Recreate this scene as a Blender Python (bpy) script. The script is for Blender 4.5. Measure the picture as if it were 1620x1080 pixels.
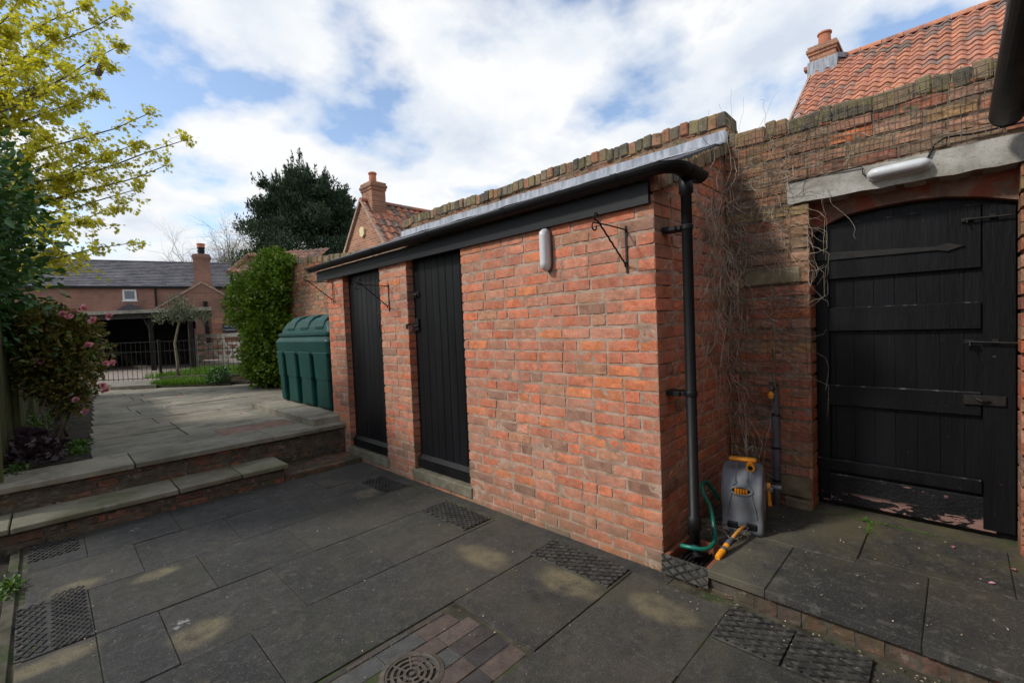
import bpy, bmesh, math, random
import numpy as np
from mathutils import Vector, Matrix, noise
random.seed(7); rng = np.random.default_rng(7)
PI = math.pi
scene = bpy.context.scene
for o in list(bpy.data.objects): bpy.data.objects.remove(o)

# ------------------------------------------------------------------ camera
YAW, PITCH, ROLL, HC, FPX = 0.774014, -0.0362285, -0.03968, 1.52, 722.72
fw = Vector((math.cos(PITCH)*math.cos(YAW), math.cos(PITCH)*math.sin(YAW), math.sin(PITCH)))
rt = fw.cross(Vector((0, 0, 1))).normalized(); up = rt.cross(fw)
cR = math.cos(ROLL)*rt + math.sin(ROLL)*up; cU = -math.sin(ROLL)*rt + math.cos(ROLL)*up
cam = bpy.data.objects.new("camera", bpy.data.cameras.new("camera")); scene.collection.objects.link(cam)
M = Matrix((cR, cU, -fw)).transposed().to_4x4(); M.translation = Vector((0, 0, HC)); cam.matrix_world = M
cam.data.sensor_width = 36; cam.data.lens = FPX/1620*36; cam.data.clip_start = .05; cam.data.clip_end = 2000
scene.camera = cam
EYE = Vector((0, 0, HC))
def ray(x, y): return fw + cR*((x-810)/FPX) - cU*((y-540)/FPX)
def at(x, y, d):                      # a point of the place, read off the photograph at a known distance
    return EYE + ray(x, y)*d
def onpl(ax, val, x, y):
    v = ray(x, y); return EYE + v*((val-EYE[ax])/v[ax])
def rd(r, d, z):                      # right / forward / height, on the map
    return Vector((math.cos(YAW)*d + math.sin(YAW)*r, math.sin(YAW)*d - math.cos(YAW)*r, z))

# ------------------------------------------------------------------ world, sun, exposure
SUN = Vector((-1.0, .55, .95)).normalized()          # towards the sun
w = bpy.data.worlds.new("World"); scene.world = w; w.use_nodes = True
nt = w.node_tree; nt.nodes.clear()
def N(t, ty, **k):
    n = t.nodes.new(ty)
    for a, b in k.items(): setattr(n, a, b)
    return n
sky = N(nt, 'ShaderNodeTexSky', sky_type='NISHITA', sun_disc=False)
sky.sun_elevation = math.asin(SUN.z); sky.sun_rotation = math.atan2(SUN.x, SUN.y); sky.air_density = 1.0; sky.dust_density = .6
b1 = N(nt, 'ShaderNodeBackground'); b1.inputs[1].default_value = .15
b2 = N(nt, 'ShaderNodeBackground'); b2.inputs[1].default_value = 1.0
mx = N(nt, 'ShaderNodeMixShader'); out = N(nt, 'ShaderNodeOutputWorld')
tc = N(nt, 'ShaderNodeTexCoord'); sp = N(nt, 'ShaderNodeSeparateXYZ'); nt.links.new(tc.outputs['Generated'], sp.inputs[0])
def wm(op, a, b=None, c=None):
    n = N(nt, 'ShaderNodeMath', operation=op)
    for i, q in enumerate((a, b, c)):
        if q is None: continue
        if isinstance(q, (int, float)): n.inputs[i].default_value = q
        else: nt.links.new(q, n.inputs[i])
    return n.outputs[0]
den = wm('ADD', wm('MAXIMUM', sp.outputs[2], 0.0), .30)
cb = N(nt, 'ShaderNodeCombineXYZ')
nt.links.new(wm('DIVIDE', sp.outputs[0], den), cb.inputs[0]); nt.links.new(wm('DIVIDE', sp.outputs[1], den), cb.inputs[1])
def wnoise(scale, det, rough, off, dist=0):
    mp = N(nt, 'ShaderNodeMapping'); mp.inputs['Location'].default_value = off; nt.links.new(cb.outputs[0], mp.inputs[0])
    n = N(nt, 'ShaderNodeTexNoise'); n.inputs['Scale'].default_value = scale; n.inputs['Detail'].default_value = det
    n.inputs['Roughness'].default_value = rough; n.inputs['Distortion'].default_value = dist
    nt.links.new(mp.outputs[0], n.inputs[0]); return n.outputs[0]
def wramp(src, *st):
    r = N(nt, 'ShaderNodeValToRGB'); nt.links.new(src, r.inputs[0]); e = r.color_ramp.elements
    while len(e) < len(st): e.new(.5)
    for i, (p, c) in enumerate(st): e[i].position = p; e[i].color = (*c, 1)
    return r.outputs[0]
mask = wramp(wnoise(2.3, 10, .52, (5.3, 1.1, 0), .0), (.40, (.05,)*3), (.455, (.60,)*3), (.52, (1, 1, 1)))
ccol = wramp(wnoise(2.6, 8, .55, (7.2, 2.6, 1), .0), (.34, (.46, .51, .59)), (.46, (.58, .615, .66)), (.56, (.675, .68, .685)))
nt.links.new(sky.outputs[0], b1.inputs[0]); nt.links.new(ccol, b2.inputs[0])
nt.links.new(mask, mx.inputs[0]); nt.links.new(b1.outputs[0], mx.inputs[1]); nt.links.new(b2.outputs[0], mx.inputs[2])
nt.links.new(mx.outputs[0], out.inputs[0])
sl = bpy.data.lights.new("sun", 'SUN'); sl.energy = 2.1; sl.angle = math.radians(6); sl.color = (1, .955, .88)
so = bpy.data.objects.new("sun", sl); scene.collection.objects.link(so)
so.rotation_euler = (-SUN).to_track_quat('-Z', 'Y').to_euler()
vs = scene.view_settings; vs.view_transform = 'Standard'; vs.look = 'None'; vs.exposure = 0.55; vs.gamma = 1
scene.render.engine = 'CYCLES'; scene.cycles.use_denoising = True; scene.cycles.max_bounces = 6
scene.cycles.diffuse_bounces = 3; scene.cycles.glossy_bounces = 3; scene.cycles.transparent_max_bounces = 8

# ------------------------------------------------------------------ materials
def mat(name, ramp, scale=6, detail=6, rough=.85, bump=.2, bscale=60, bdist=.01, island=None, layers=(), spec=.3, trans=0,
        stretch=None, lst=None, ngap=.12, metal=0, sheen=0, coat=0, inoise=.25):
    """ramp: colours by noise; island: colours picked per loose piece; layers: (scale, lo, hi, colour, amount, zmask or None)"""
    m = bpy.data.materials.new(name); m.use_nodes = True; t = m.node_tree; t.nodes.clear()
    L = t.links.new
    o = N(t, 'ShaderNodeOutputMaterial'); p = N(t, 'ShaderNodeBsdfPrincipled')
    geo = N(t, 'ShaderNodeNewGeometry'); pos = geo.outputs['Position']
    if stretch:
        mp = N(t, 'ShaderNodeMapping'); mp.inputs['Scale'].default_value = stretch; L(pos, mp.inputs[0]); spos = mp.outputs[0]
    else: spos = pos
    if lst:
        mp = N(t, 'ShaderNodeMapping'); mp.inputs['Scale'].default_value = lst; L(pos, mp.inputs[0]); lpos = mp.outputs[0]
    else: lpos = pos
    def nz(s, d=5, r=.6, src=None, dist=0):
        n = N(t, 'ShaderNodeTexNoise'); n.inputs['Scale'].default_value = s; n.inputs['Detail'].default_value = d
        n.inputs['Roughness'].default_value = r; n.inputs['Distortion'].default_value = dist
        L(src or spos, n.inputs[0]); return n.outputs[0]
    def rp(src, st):
        r = N(t, 'ShaderNodeValToRGB'); L(src, r.inputs[0]); e = r.color_ramp.elements
        while len(e) < len(st): e.new(.5)
        for i, (q, c) in enumerate(st): e[i].position = q; e[i].color = (*c, 1) if len(c) == 3 else c
        return r.outputs[0]
    def ma(op, a, b):
        n = N(t, 'ShaderNodeMath', operation=op)
        for i, q in enumerate((a, b)):
            if isinstance(q, (int, float)): n.inputs[i].default_value = q
            else: L(q, n.inputs[i])
        return n.outputs[0]
    def mixc(f, a, b, bt='MIX'):
        n = N(t, 'ShaderNodeMixRGB', blend_type=bt)
        for i, q in ((0, f), (1, a), (2, b)):
            if isinstance(q, (int, float)): n.inputs[i].default_value = q
            elif isinstance(q, tuple): n.inputs[i].default_value = (*q, 1)
            else: L(q, n.inputs[i])
        return n.outputs[0]
    k = len(ramp)
    if k == 1: col = rp(nz(scale, detail), [(.3, tuple(c*.8 for c in ramp[0])), (.7, tuple(min(1, c*1.2) for c in ramp[0]))])
    else: col = rp(nz(scale, detail), [(.5-ngap+2*ngap*i/(k-1), c) for i, c in enumerate(ramp)])
    if island:
        r = N(t, 'ShaderNodeValToRGB'); r.color_ramp.interpolation = 'CONSTANT' if len(island) > 3 else 'LINEAR'
        L(geo.outputs['Random Per Island'], r.inputs[0]); e = r.color_ramp.elements
        while len(e) < len(island): e.new(.5)
        for i, c in enumerate(island): e[i].position = i/len(island); e[i].color = (*c, 1)
        n2 = nz(scale*5, 5, .7)
        ic = mixc(1.0, r.outputs[0], rp(n2, [(.3, (1-inoise,)*3), (.7, (1+inoise,)*3)]), 'MULTIPLY')
        wn = N(t, 'ShaderNodeTexWhiteNoise', noise_dimensions='1D'); L(geo.outputs['Random Per Island'], wn.inputs['W'])
        ic = mixc(1.0, ic, rp(wn.outputs[0], [(0, (.86,)*3), (1, (1.15,)*3)]), 'MULTIPLY')
        col = mixc(1.0, ic, col, 'MULTIPLY') if ramp[0][0] >= .6 else mixc(.6, col, ic)
    for ly in layers:
        s, lo, hi, c, amt = ly[:5]
        f = rp(nz(s, 7, .65, lpos, .3), [(lo, (0, 0, 0)), (hi, (1, 1, 1))])
        f = ma('MULTIPLY', f, amt)
        if len(ly) > 5 and ly[5]:
            ax, a0, a1 = ly[5]                       # fades in from a0 to a1 along an axis
            sx = N(t, 'ShaderNodeSeparateXYZ'); L(pos, sx.inputs[0])
            mr = N(t, 'ShaderNodeMapRange'); mr.inputs[1].default_value = a0; mr.inputs[2].default_value = a1
            L(sx.outputs['xyz'.index(ax)], mr.inputs[0]); f = ma('MULTIPLY', f, mr.outputs[0])
        if len(ly) > 6:                              # ellipse stains: (cx, cy, rx, ry)
            acc = None
            for (cx, cy, rx, ry) in ly[6]:
                mp = N(t, 'ShaderNodeMapping', vector_type='POINT'); mp.inputs['Location'].default_value = (-cx/rx, -cy/ry, 0)
                mp.inputs['Scale'].default_value = (1/rx, 1/ry, 0); L(pos, mp.inputs[0])
                ln = N(t, 'ShaderNodeVectorMath', operation='LENGTH'); L(mp.outputs[0], ln.inputs[0])
                wob = ma('ADD', ln.outputs['Value'], ma('MULTIPLY', ma('SUBTRACT', nz(7, 6, .75, pos), .5), .75))
                mr = N(t, 'ShaderNodeMapRange', interpolation_type='SMOOTHSTEP'); mr.inputs[1].default_value = 1.15; mr.inputs[2].default_value = .55
                L(wob, mr.inputs[0]); acc = mr.outputs[0] if acc is None else ma('MAXIMUM', acc, mr.outputs[0])
            f = ma('MULTIPLY', f, acc)
        col = mixc(f, col, c)
    L(col, p.inputs['Base Color'])
    rr = nz(scale*3, 4); mr = N(t, 'ShaderNodeMapRange'); mr.inputs[3].default_value = max(0, rough-.12); mr.inputs[4].default_value = min(1, rough+.12)
    L(rr, mr.inputs[0]); L(mr.outputs[0], p.inputs['Roughness'])
    p.inputs['Specular IOR Level'].default_value = spec; p.inputs['Metallic'].default_value = metal
    if coat: p.inputs['Coat Weight'].default_value = coat
    if bump:
        b = N(t, 'ShaderNodeBump'); b.inputs['Strength'].default_value = bump; b.inputs['Distance'].default_value = bdist
        L(nz(bscale, 8, .7), b.inputs['Height']); L(b.outputs[0], p.inputs['Normal'])
    if trans:
        tr = N(t, 'ShaderNodeBsdfTranslucent'); L(mixc(1.0, col, (1.0, 1.0, .55), 'MULTIPLY'), tr.inputs[0])
        ms = N(t, 'ShaderNodeMixShader'); ms.inputs[0].default_value = trans; L(p.outputs[0], ms.inputs[1]); L(tr.outputs[0], ms.inputs[2]); L(ms.outputs[0], o.inputs[0])
    else: L(p.outputs[0], o.inputs[0])
    return m
MT = {}
ONE = [(.8, .8, .8), (1, 1, 1), (1.15, 1.15, 1.15)]
BR = [(0.507, 0.152, 0.076), (0.458, 0.152, 0.088), (0.507, 0.179, 0.081), (0.447, 0.162, 0.099), (0.469, 0.194, 0.122), (0.507, 0.179, 0.096), (0.480, 0.166, 0.092), (0.425, 0.143, 0.084),
      (0.371, 0.166, 0.107), (0.507, 0.166, 0.073), (0.458, 0.202, 0.129), (0.437, 0.174, 0.110), (0.253, 0.134, 0.092), (0.490, 0.162, 0.088), (0.394, 0.194, 0.115), (0.469, 0.148, 0.081)]
MT['brick'] = mat('shed_brick', ONE, 14, 7, .9, .38, 150, .003, island=BR, layers=[
    (9, .50, .66, (.36, .22, .16), .6), (3, .50, .68, (.34, .19, .135), .6), (1.1, .50, .62, (.24, .15, .11), .4), (16, .66, .70, (.55, .44, .38), .6), (38, .70, .76, (.62, .50, .42), .5), (60, .68, .74, (.10, .06, .045), .5),
    (5, .30, .55, (.14, .115, .075), .7, ('z', .45, .0))])
MT['mortar'] = mat('lime_mortar', [(.27, .18, .13), (.35, .24, .18), (.42, .30, .23)], 9, 8, .95, .8, 160, .005, layers=[
    (26, .60, .72, (.36, .14, .08), .5), (5, .40, .62, (.17, .15, .09), .6, ('z', .3, .0)), (45, .62, .7, (.12, .09, .07), .5)])
OB = [(.38, .125, .065), (.30, .115, .07), (.42, .13, .055), (.27, .16, .10), (.33, .17, .11), (.22, .13, .09), (.32, .19, .09), (.40, .16, .09), (.26, .10, .065), (.34, .19, .13)]
MT['oldbrick'] = mat('weathered_brick', ONE, 12, 7, .95, .8, 90, .006, island=OB, layers=[
    (2.3, .44, .60, (.16, .145, .075), .65, ('z', 1.5, 2.5)), (7, .56, .66, (.075, .065, .05), .7, ('z', 1.6, 2.6)), (22, .60, .68, (.20, .17, .075), .6, ('z', 2.2, 2.8)),
    (11, .60, .70, (.34, .24, .18), .5), (40, .66, .72, (.4, .36, .28), .4), (3, .46, .62, (.42, .105, .05), .6, ('z', 2.0, 1.3))])
MT['oldmortar'] = mat('weathered_mortar', [(.15, .10, .07), (.22, .15, .105), (.29, .21, .15)], 9, 8, .95, .8, 120, .006, layers=[
    (5, .48, .62, (.10, .095, .05), .7, ('z', 1.8, 2.6)), (40, .6, .7, (.04, .035, .03), .5)])
MT['coping'] = mat('coping_brick', ONE, 16, 7, .95, .9, 90, .008, island=[(.22, .155, .10), (.15, .125, .09), (.27, .145, .09), (.11, .095, .075), (.29, .13, .08), (.20, .165, .10), (.085, .075, .062), (.24, .19, .13)], layers=[
    (9, .46, .60, (.20, .165, .055), .55), (25, .58, .68, (.30, .28, .22), .55), (14, .56, .66, (.05, .045, .035), .7)])
MT['lowbrick'] = mat('damp_brick', ONE, 12, 7, .9, .7, 80, .006, island=[(.15, .062, .040), (.10, .06, .045), (.17, .085, .055), (.08, .055, .045), (.12, .07, .052), (.21, .075, .045)], layers=[
    (4, .40, .56, (.062, .060, .036), .8), (14, .56, .66, (.26, .22, .18), .5), (22, .58, .68, (.03, .03, .025), .7)])
MT['joint'] = mat('gritty_joint', [(.018, .018, .012), (.060, .055, .036), (.11, .10, .075)], 7, 8, .95, .8, 100, .006, ngap=.2, layers=[(4, .54, .6, (.035, .055, .014), .8)])
MT['lowmortar'] = mat('damp_mortar', [(.05, .045, .035), (.10, .085, .065)], 12, 7, .95, .8, 100, .006)
STAIN = [(1.78, 1.53, .26, .17), (1.02, 3.83, .13, .09)]
MT['slab'] = mat('grey_slab', [(.024, .0235, .0225), (.038, .037, .035), (.056, .054, .050)], 3.4, 9, .86, .9, 120, .007, spec=.35,
    island=[(.033, .033, .032), (.046, .045, .042), (.058, .054, .047), (.026, .026, .026), (.052, .047, .039), (.037, .038, .038)], inoise=.5, layers=[(3.2, .54, .74, (.070, .066, .055), .5), (.9, .52, .66, (.058, .057, .055), .5), (14, .56, .66, (.105, .10, .09), .55), (34, .60, .68, (.13, .125, .115), .6), (1.6, .50, .62, (.030, .034, .022), .55), (6, .56, .64, (.075, .068, .048), .5),
    (60, .70, .76, (.25, .24, .22), .5), (2.1, .42, .64, (.085, .076, .050), .6, ('x', 1.1, 1.8)), (500, .55, .65, (.075, .073, .066), .5), (18, .70, .76, (.18, .17, .15), .5),
    (6, .30, .60, (.175, .150, .088), .9, None, [(2.07, 1.63, .13, .24), (2.05, 3.97, .13, .12), (.425, 3.72, .14, .08), (.48, 2.81, .15, .13), (-.04, 3.11, .19, .09), (.05, 3.93, .15, .10), (2.19, 1.12, .12, .20), (1.95, 2.25, .12, .25)]), (33, .50, .60, (.35, .35, .34), .8, None, [(.43, 2.97, .05, .06), (.43, 4.74, .04, .03)]), (110, .56, .66, (.125, .123, .115), .55), (170, .54, .62, (.008, .008, .008), .6)])
MT['platslab'] = mat('platform_slab', [(.028, .028, .028), (.046, .045, .043), (.066, .063, .057)], 2.4, 8, .86, .8, 150, .006,
    island=[(.040, .039, .034), (.055, .052, .043), (.035, .034, .031)], inoise=.3, layers=[
    (110, .56, .66, (.14, .14, .13), .6), (170, .54, .62, (.010, .010, .010), .7), (14, .55, .66, (.13, .125, .11), .55), (34, .60, .68, (.16, .155, .14), .6), (3.0, .42, .62, (.115, .098, .052), .8, ('x', 2.7, 3.6)), (7, .52, .66, (.045, .065, .016), .75, ('x', 3.2, 3.75)),
    (2.6, .42, .60, (.12, .11, .072), .7, ('y', .5, .8)), (60, .70, .76, (.28, .27, .25), .5), (30, .60, .66, (.20, .15, .12), .6, ('y', .05, -.25))])
MT['york'] = mat('york_stone', [(0.152, 0.140, 0.106), (0.218, 0.201, 0.156), (0.317, 0.293, 0.238)], 1.7, 8, .9, .5, 70, .006, island=[(0.178, 0.163, 0.127), (0.230, 0.209, 0.161), (0.155, 0.144, 0.115), (0.201, 0.175, 0.132)],
    stretch=(1, 3.2, 1), inoise=.22, layers=[(2.4, .50, .68, (.30, .285, .24), .6), (2, .50, .66, (.085, .083, .052), .7), (60, .60, .70, (.05, .048, .04), .55), (40, .64, .72, (.36, .34, .30), .6), (6, .56, .66, (.10, .095, .075), .6)])
MT['terracotta'] = mat('red_slab', [(.17, .10, .075), (.24, .15, .11)], 6, 7, .9, .4, 90)
MT['stepstone'] = mat('step_stone', [(0.144, 0.134, 0.082), (0.216, 0.204, 0.144), (0.300, 0.288, 0.222)], 3, 8, .9, .5, 80, .006, island=[(.13, .125, .085), (.17, .16, .12), (.11, .10, .065)], inoise=.2,
    layers=[(1.6, .48, .62, (.075, .078, .030), .7), (5, .58, .70, (.27, .25, .21), .7), (26, .62, .7, (.05, .05, .035), .5)])
MT['black'] = mat('black_gloss_paint', [(.004, .0042, .005), (.0075, .008, .0095)], 5, 6, .42, .5, 40, .004, spec=.28, stretch=(1, 1, .12), layers=[(22, .71, .76, (.16, .16, .155), .8)])
MT['fascia'] = mat('black_fascia_paint', [(.006, .0065, .0075), (.013, .014, .016)], 4, 6, .5, .3, 30, .003, spec=.3, stretch=(1, .1, 1))
MT['gate'] = mat('peeling_gate_paint', [(.0035, .0038, .0046), (.007, .0075, .009)], 5, 6, .42, .7, 40, .005, spec=.15, stretch=(1, 1, .12), layers=[
    (24, .69, .72, (.12, .11, .10), .8),
    (30, .66, .70, (.05, .05, .05), .6, ('z', .6, .3)), (9, .66, .675, (.26, .06, .04), .7, ('z', .50, .44))])
MT['gatefoot'] = mat('flaked_gate_foot', [(.0035, .0038, .0046), (.007, .0075, .009)], 5, 6, .5, .9, 50, .007, spec=.2, lst=(1, .5, 1.7), layers=[
    (5.5, .47, .48, (.22, .125, .105), 1.0, ('z', .262, .235)), (7, .60, .61, (.20, .10, .085), 1.0, ('z', .33, .35)), (9, .66, .67, (.32, .29, .26), .9, ('z', .27, .20)), (30, .60, .66, (.07, .06, .055), .7, ('z', .3, .2))])
MT['plastic_black'] = mat('black_plastic', [(.007, .0074, .0085)], 5, 4, .5, .1, 60, .002, spec=.25)
MT['iron'] = mat('black_iron', [(.006, .006, .006), (.016, .014, .012)], 20, 5, .5, .3, 120, .002, spec=.3)
MT['lead'] = mat('lead_sheet', [(.16, .175, .205), (.23, .25, .285), (.31, .33, .375)], 7, 7, .62, .3, 30, .004, stretch=(1, 3, .6), spec=.4, layers=[(20, .6, .72, (.38, .40, .43), .5)])
MT['concrete'] = mat('lintel_concrete', [(0.255, 0.242, 0.212), (0.348, 0.336, 0.302), (0.425, 0.412, 0.374)], 6, 8, .95, .7, 90, .006, layers=[(3.5, .56, .68, (.20, .185, .09), .5), (70, .60, .66, (.10, .09, .08), .8), (30, .66, .70, (.08, .075, .07), .8)])
MT['sill'] = mat('mossy_sill', [(.11, .10, .07), (.18, .165, .12)], 9, 8, .95, .8, 80, .008, layers=[(5, .50, .62, (.085, .085, .035), .7), (30, .6, .7, (.30, .28, .24), .4)])
MT['green'] = mat('tank_green_plastic', [(.0030, .040, .033), (.0048, .052, .043)], 3, 4, .5, .12, 120, .002, spec=.25, layers=[(3, .55, .75, (.008, .062, .052), .5), (7, .60, .72, (.03, .06, .04), .4)])
MT['pantile'] = mat('clay_pantile', ONE, 9, 7, .85, .4, 70, .006, island=[(0.422, 0.175, 0.105), (0.384, 0.155, 0.095), (0.451, 0.200, 0.120), (0.346, 0.155, 0.110), (0.269, 0.150, 0.115), (0.413, 0.175, 0.110), (0.192, 0.140, 0.115), (0.432, 0.185, 0.110), (0.384, 0.170, 0.115)],
    layers=[(2.5, .54, .66, (.10, .085, .075), .75), (14, .62, .70, (.10, .085, .07), .5), (9, .62, .72, (.50, .26, .17), .5)])
MT['slate'] = mat('roof_slate', ONE, 5, 6, .75, .3, 30, .01, island=[(.095, .092, .105), (.12, .115, .128), (.08, .078, .09), (.108, .10, .106)], layers=[(1.1, .50, .66, (.17, .165, .17), .6)])
MT['farbrick'] = None
MT['pot'] = mat('chimney_pot_clay', [(.38, .14, .08), (.48, .19, .11)], 9, 5, .85, .2, 40)
MT['white'] = mat('white_paint', [(.62, .62, .60), (.72, .72, .70)], 6, 5, .5, .1, 40)
MT['glass'] = mat('window_glass', [(.05, .07, .09), (.08, .10, .12)], 1.5, 3, .08, 0, spec=.8)
MT['timber'] = mat('grey_timber', [(.15, .135, .105), (.24, .22, .18), (.31, .29, .24)], 6, 7, .9, .4, 60, .005, stretch=(2, 2, .5))
MT['gatewood'] = mat('pale_oak', [(.48, .45, .37), (.62, .58, .48)], 6, 7, .9, .4, 60, .005)
MT['fencewood'] = mat('algae_fence_wood', [(0.053, 0.064, 0.031), (0.090, 0.099, 0.042), (0.150, 0.168, 0.039)], 5, 7, .9, .5, 60, .006, stretch=(1.5, 1.5, .25), island=[(.05, .055, .03), (.08, .085, .03), (.045, .045, .035)])
MT['soil'] = mat('dark_soil', [(.018, .014, .010), (.035, .027, .019), (.055, .043, .030)], 14, 8, 1, 1, 60, .03, layers=[(40, .62, .7, (.12, .09, .06), .6)])
MT['gravel'] = mat('drive_gravel', [(.15, .12, .10), (.24, .20, .17), (.33, .28, .24)], 22, 8, .95, .8, 60, .02)
MT['lawn'] = mat('lawn', [(.03, .06, .012), (.06, .11, .02)], 9, 8, 1, .8, 60, .02)
MT['bark'] = mat('bark', [(.06, .05, .04), (.12, .10, .08), (.17, .145, .115)], 14, 7, .95, .8, 60, .01)
MT['palebark'] = mat('pale_bark', [(.16, .14, .09), (.25, .22, .15)], 14, 7, .95, .5, 60, .01)
def leafmat(name, cols, rough=.5, trans=.3, spec=.4): return mat(name, ONE, 3, 4, rough, 0, island=cols, trans=trans, spec=spec, inoise=.15)
MT['maple'] = leafmat('maple_leaf', [(0.575, 0.528, 0.046), (0.437, 0.444, 0.039), (0.690, 0.636, 0.065)], .6, .5)
MT['laurel'] = leafmat('laurel_leaf', [(0.030, 0.087, 0.027), (0.051, 0.131, 0.036), (0.083, 0.181, 0.051)], .36, .2, .5)
MT['ivy'] = leafmat('climber_leaf', [(.060, .125, .010), (.105, .19, .014), (.155, .25, .020)], .5, .3)
MT['camellia'] = leafmat('camellia_leaf', [(.040, .085, .020), (.10, .13, .022), (.17, .13, .028)], .42, .2)
MT['pink'] = leafmat('pink_petal', [(.72, .34, .42), (.80, .50, .55), (.66, .22, .30)], .6, .3)
MT['conifer'] = leafmat('conifer_needles', [(.016, .034, .020), (.030, .056, .030), (.055, .088, .045)], .7, .05, .2)
MT['olive'] = leafmat('olive_leaf', [(.06, .085, .045), (.10, .13, .075), (.16, .19, .13)], .5, .2)
MT['purple'] = leafmat('purple_leaf', [(.030, .018, .026), (.050, .028, .040), (.07, .045, .055)], .5, .1)
MT['weed'] = leafmat('weed_leaf', [(.035, .085, .014), (.06, .13, .02), (.09, .17, .03)], .55, .3)
MT['grass'] = leafmat('grass_blade', [(.055, .125, .012), (.085, .18, .016), (.12, .23, .024)], .6, .35)
MT['reel'] = mat('reel_grey_plastic', [(.17, .185, .20), (.21, .225, .245)], 8, 4, .45, .25, 300, .0015, spec=.4)
MT['reeldark'] = mat('reel_dark_plastic', [(.012, .012, .013)], 8, 4, .5, 0)
MT['orange'] = mat('orange_plastic', [(.75, .27, .012), (.85, .33, .02)], 9, 4, .4, .05, 200, .001, spec=.45)
MT['hosegreen'] = mat('green_hose', [(.004, .12, .085), (.006, .16, .11)], 9, 4, .35, 0, spec=.5)
MT['hoseyellow'] = mat('tan_hose', [(.55, .25, .05), (.62, .30, .08)], 9, 4, .5, 0)
MT['pipegrey'] = mat('grey_lagging', [(.07, .075, .085), (.10, .105, .12)], 9, 6, .7, .4, 90, .003)
MT['edgeglint'] = mat('edge_glint_paint', [(.004, .0042, .005), (.006, .0065, .0075), (.012, .012, .013), (.13, .12, .11)], 14, 7, .6, .5, 90, .003, ngap=.17)  # black paint with pale flecks: the rail highlight put into the colour
MT['oldtile'] = mat('old_tile', ONE, 9, 7, .9, .4, 70, .006, island=[(.25, .12, .085), (.20, .11, .085), (.28, .14, .10), (.15, .105, .085)], layers=[(3, .5, .65, (.12, .11, .08), .7)])
MT['lamp'] = mat('lamp_cover', [(.50, .51, .52), (.66, .67, .68)], 5, 6, .35, .3, 40, .003, spec=.5, stretch=(1, 1, .2), layers=[(18, .62, .72, (.25, .25, .24), .5)])
MT['rubber'] = mat('rubber_mat', [(.016, .016, .016), (.030, .029, .027), (.048, .046, .040)], 14, 7, .85, .4, 160, .003, layers=[(9, .60, .7, (.07, .066, .055), .6)])
MT['matbase'] = mat('dusty_mat_base', [(.030, .029, .026), (.060, .057, .050), (.095, .090, .078)], 16, 8, .9, .6, 120, .004)
MT['castiron'] = mat('cast_iron', [(.060, .052, .042), (.10, .086, .068)], 25, 6, .7, .4, 140, .002)
MT['paver'] = mat('clay_paver', ONE, 14, 7, .9, .5, 130, .004, island=[(.058, .049, .046), (.080, .060, .051), (.038, .033, .033), (.070, .071, .069), (.072, .055, .049), (.044, .039, .039), (.092, .070, .060)], layers=[(60, .66, .72, (.22, .2, .17), .5)])
MT['terrapot'] = mat('terracotta_gully', [(.20, .07, .04), (.30, .11, .06)], 12, 6, .8, .4, 60)
MT['cream'] = mat('alarm_box_cream', [(.60, .50, .28), (.66, .56, .34)], 5, 4, .5, 0)
MT['vine'] = mat('dry_vine', [(.19, .15, .105), (.32, .27, .20), (.46, .41, .34)], 9, 5, .9, .3, 60, .003)
MT['net'] = mat('net_wire', [(.10, .08, .065), (.19, .155, .125)], 9, 5, .7, 0)
MT['signblue'] = mat('slate_sign', [(.020, .028, .045), (.028, .038, .06)], 3, 4, .5, 0)
MT['dark'] = mat('dark_interior', [(.010, .009, .008), (.022, .019, .016)], 5, 5, .95, .3, 30)
MT['plaster'] = mat('flaking_render', [(.16, .09, .065), (.25, .155, .115)], 7, 7, .95, .9, 60, .01, layers=[(5, .50, .55, (.26, .07, .04), .9), (16, .6, .66, (.34, .27, .22), .6)])
MT['stone'] = mat('green_stone', [(.13, .105, .06), (.22, .18, .115)], 9, 7, .95, .6, 60, .006)
MT['thatch'] = mat('lichen_board', [(.13, .12, .10), (.22, .205, .175)], 5, 7, .95, .5, 30)

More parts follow.
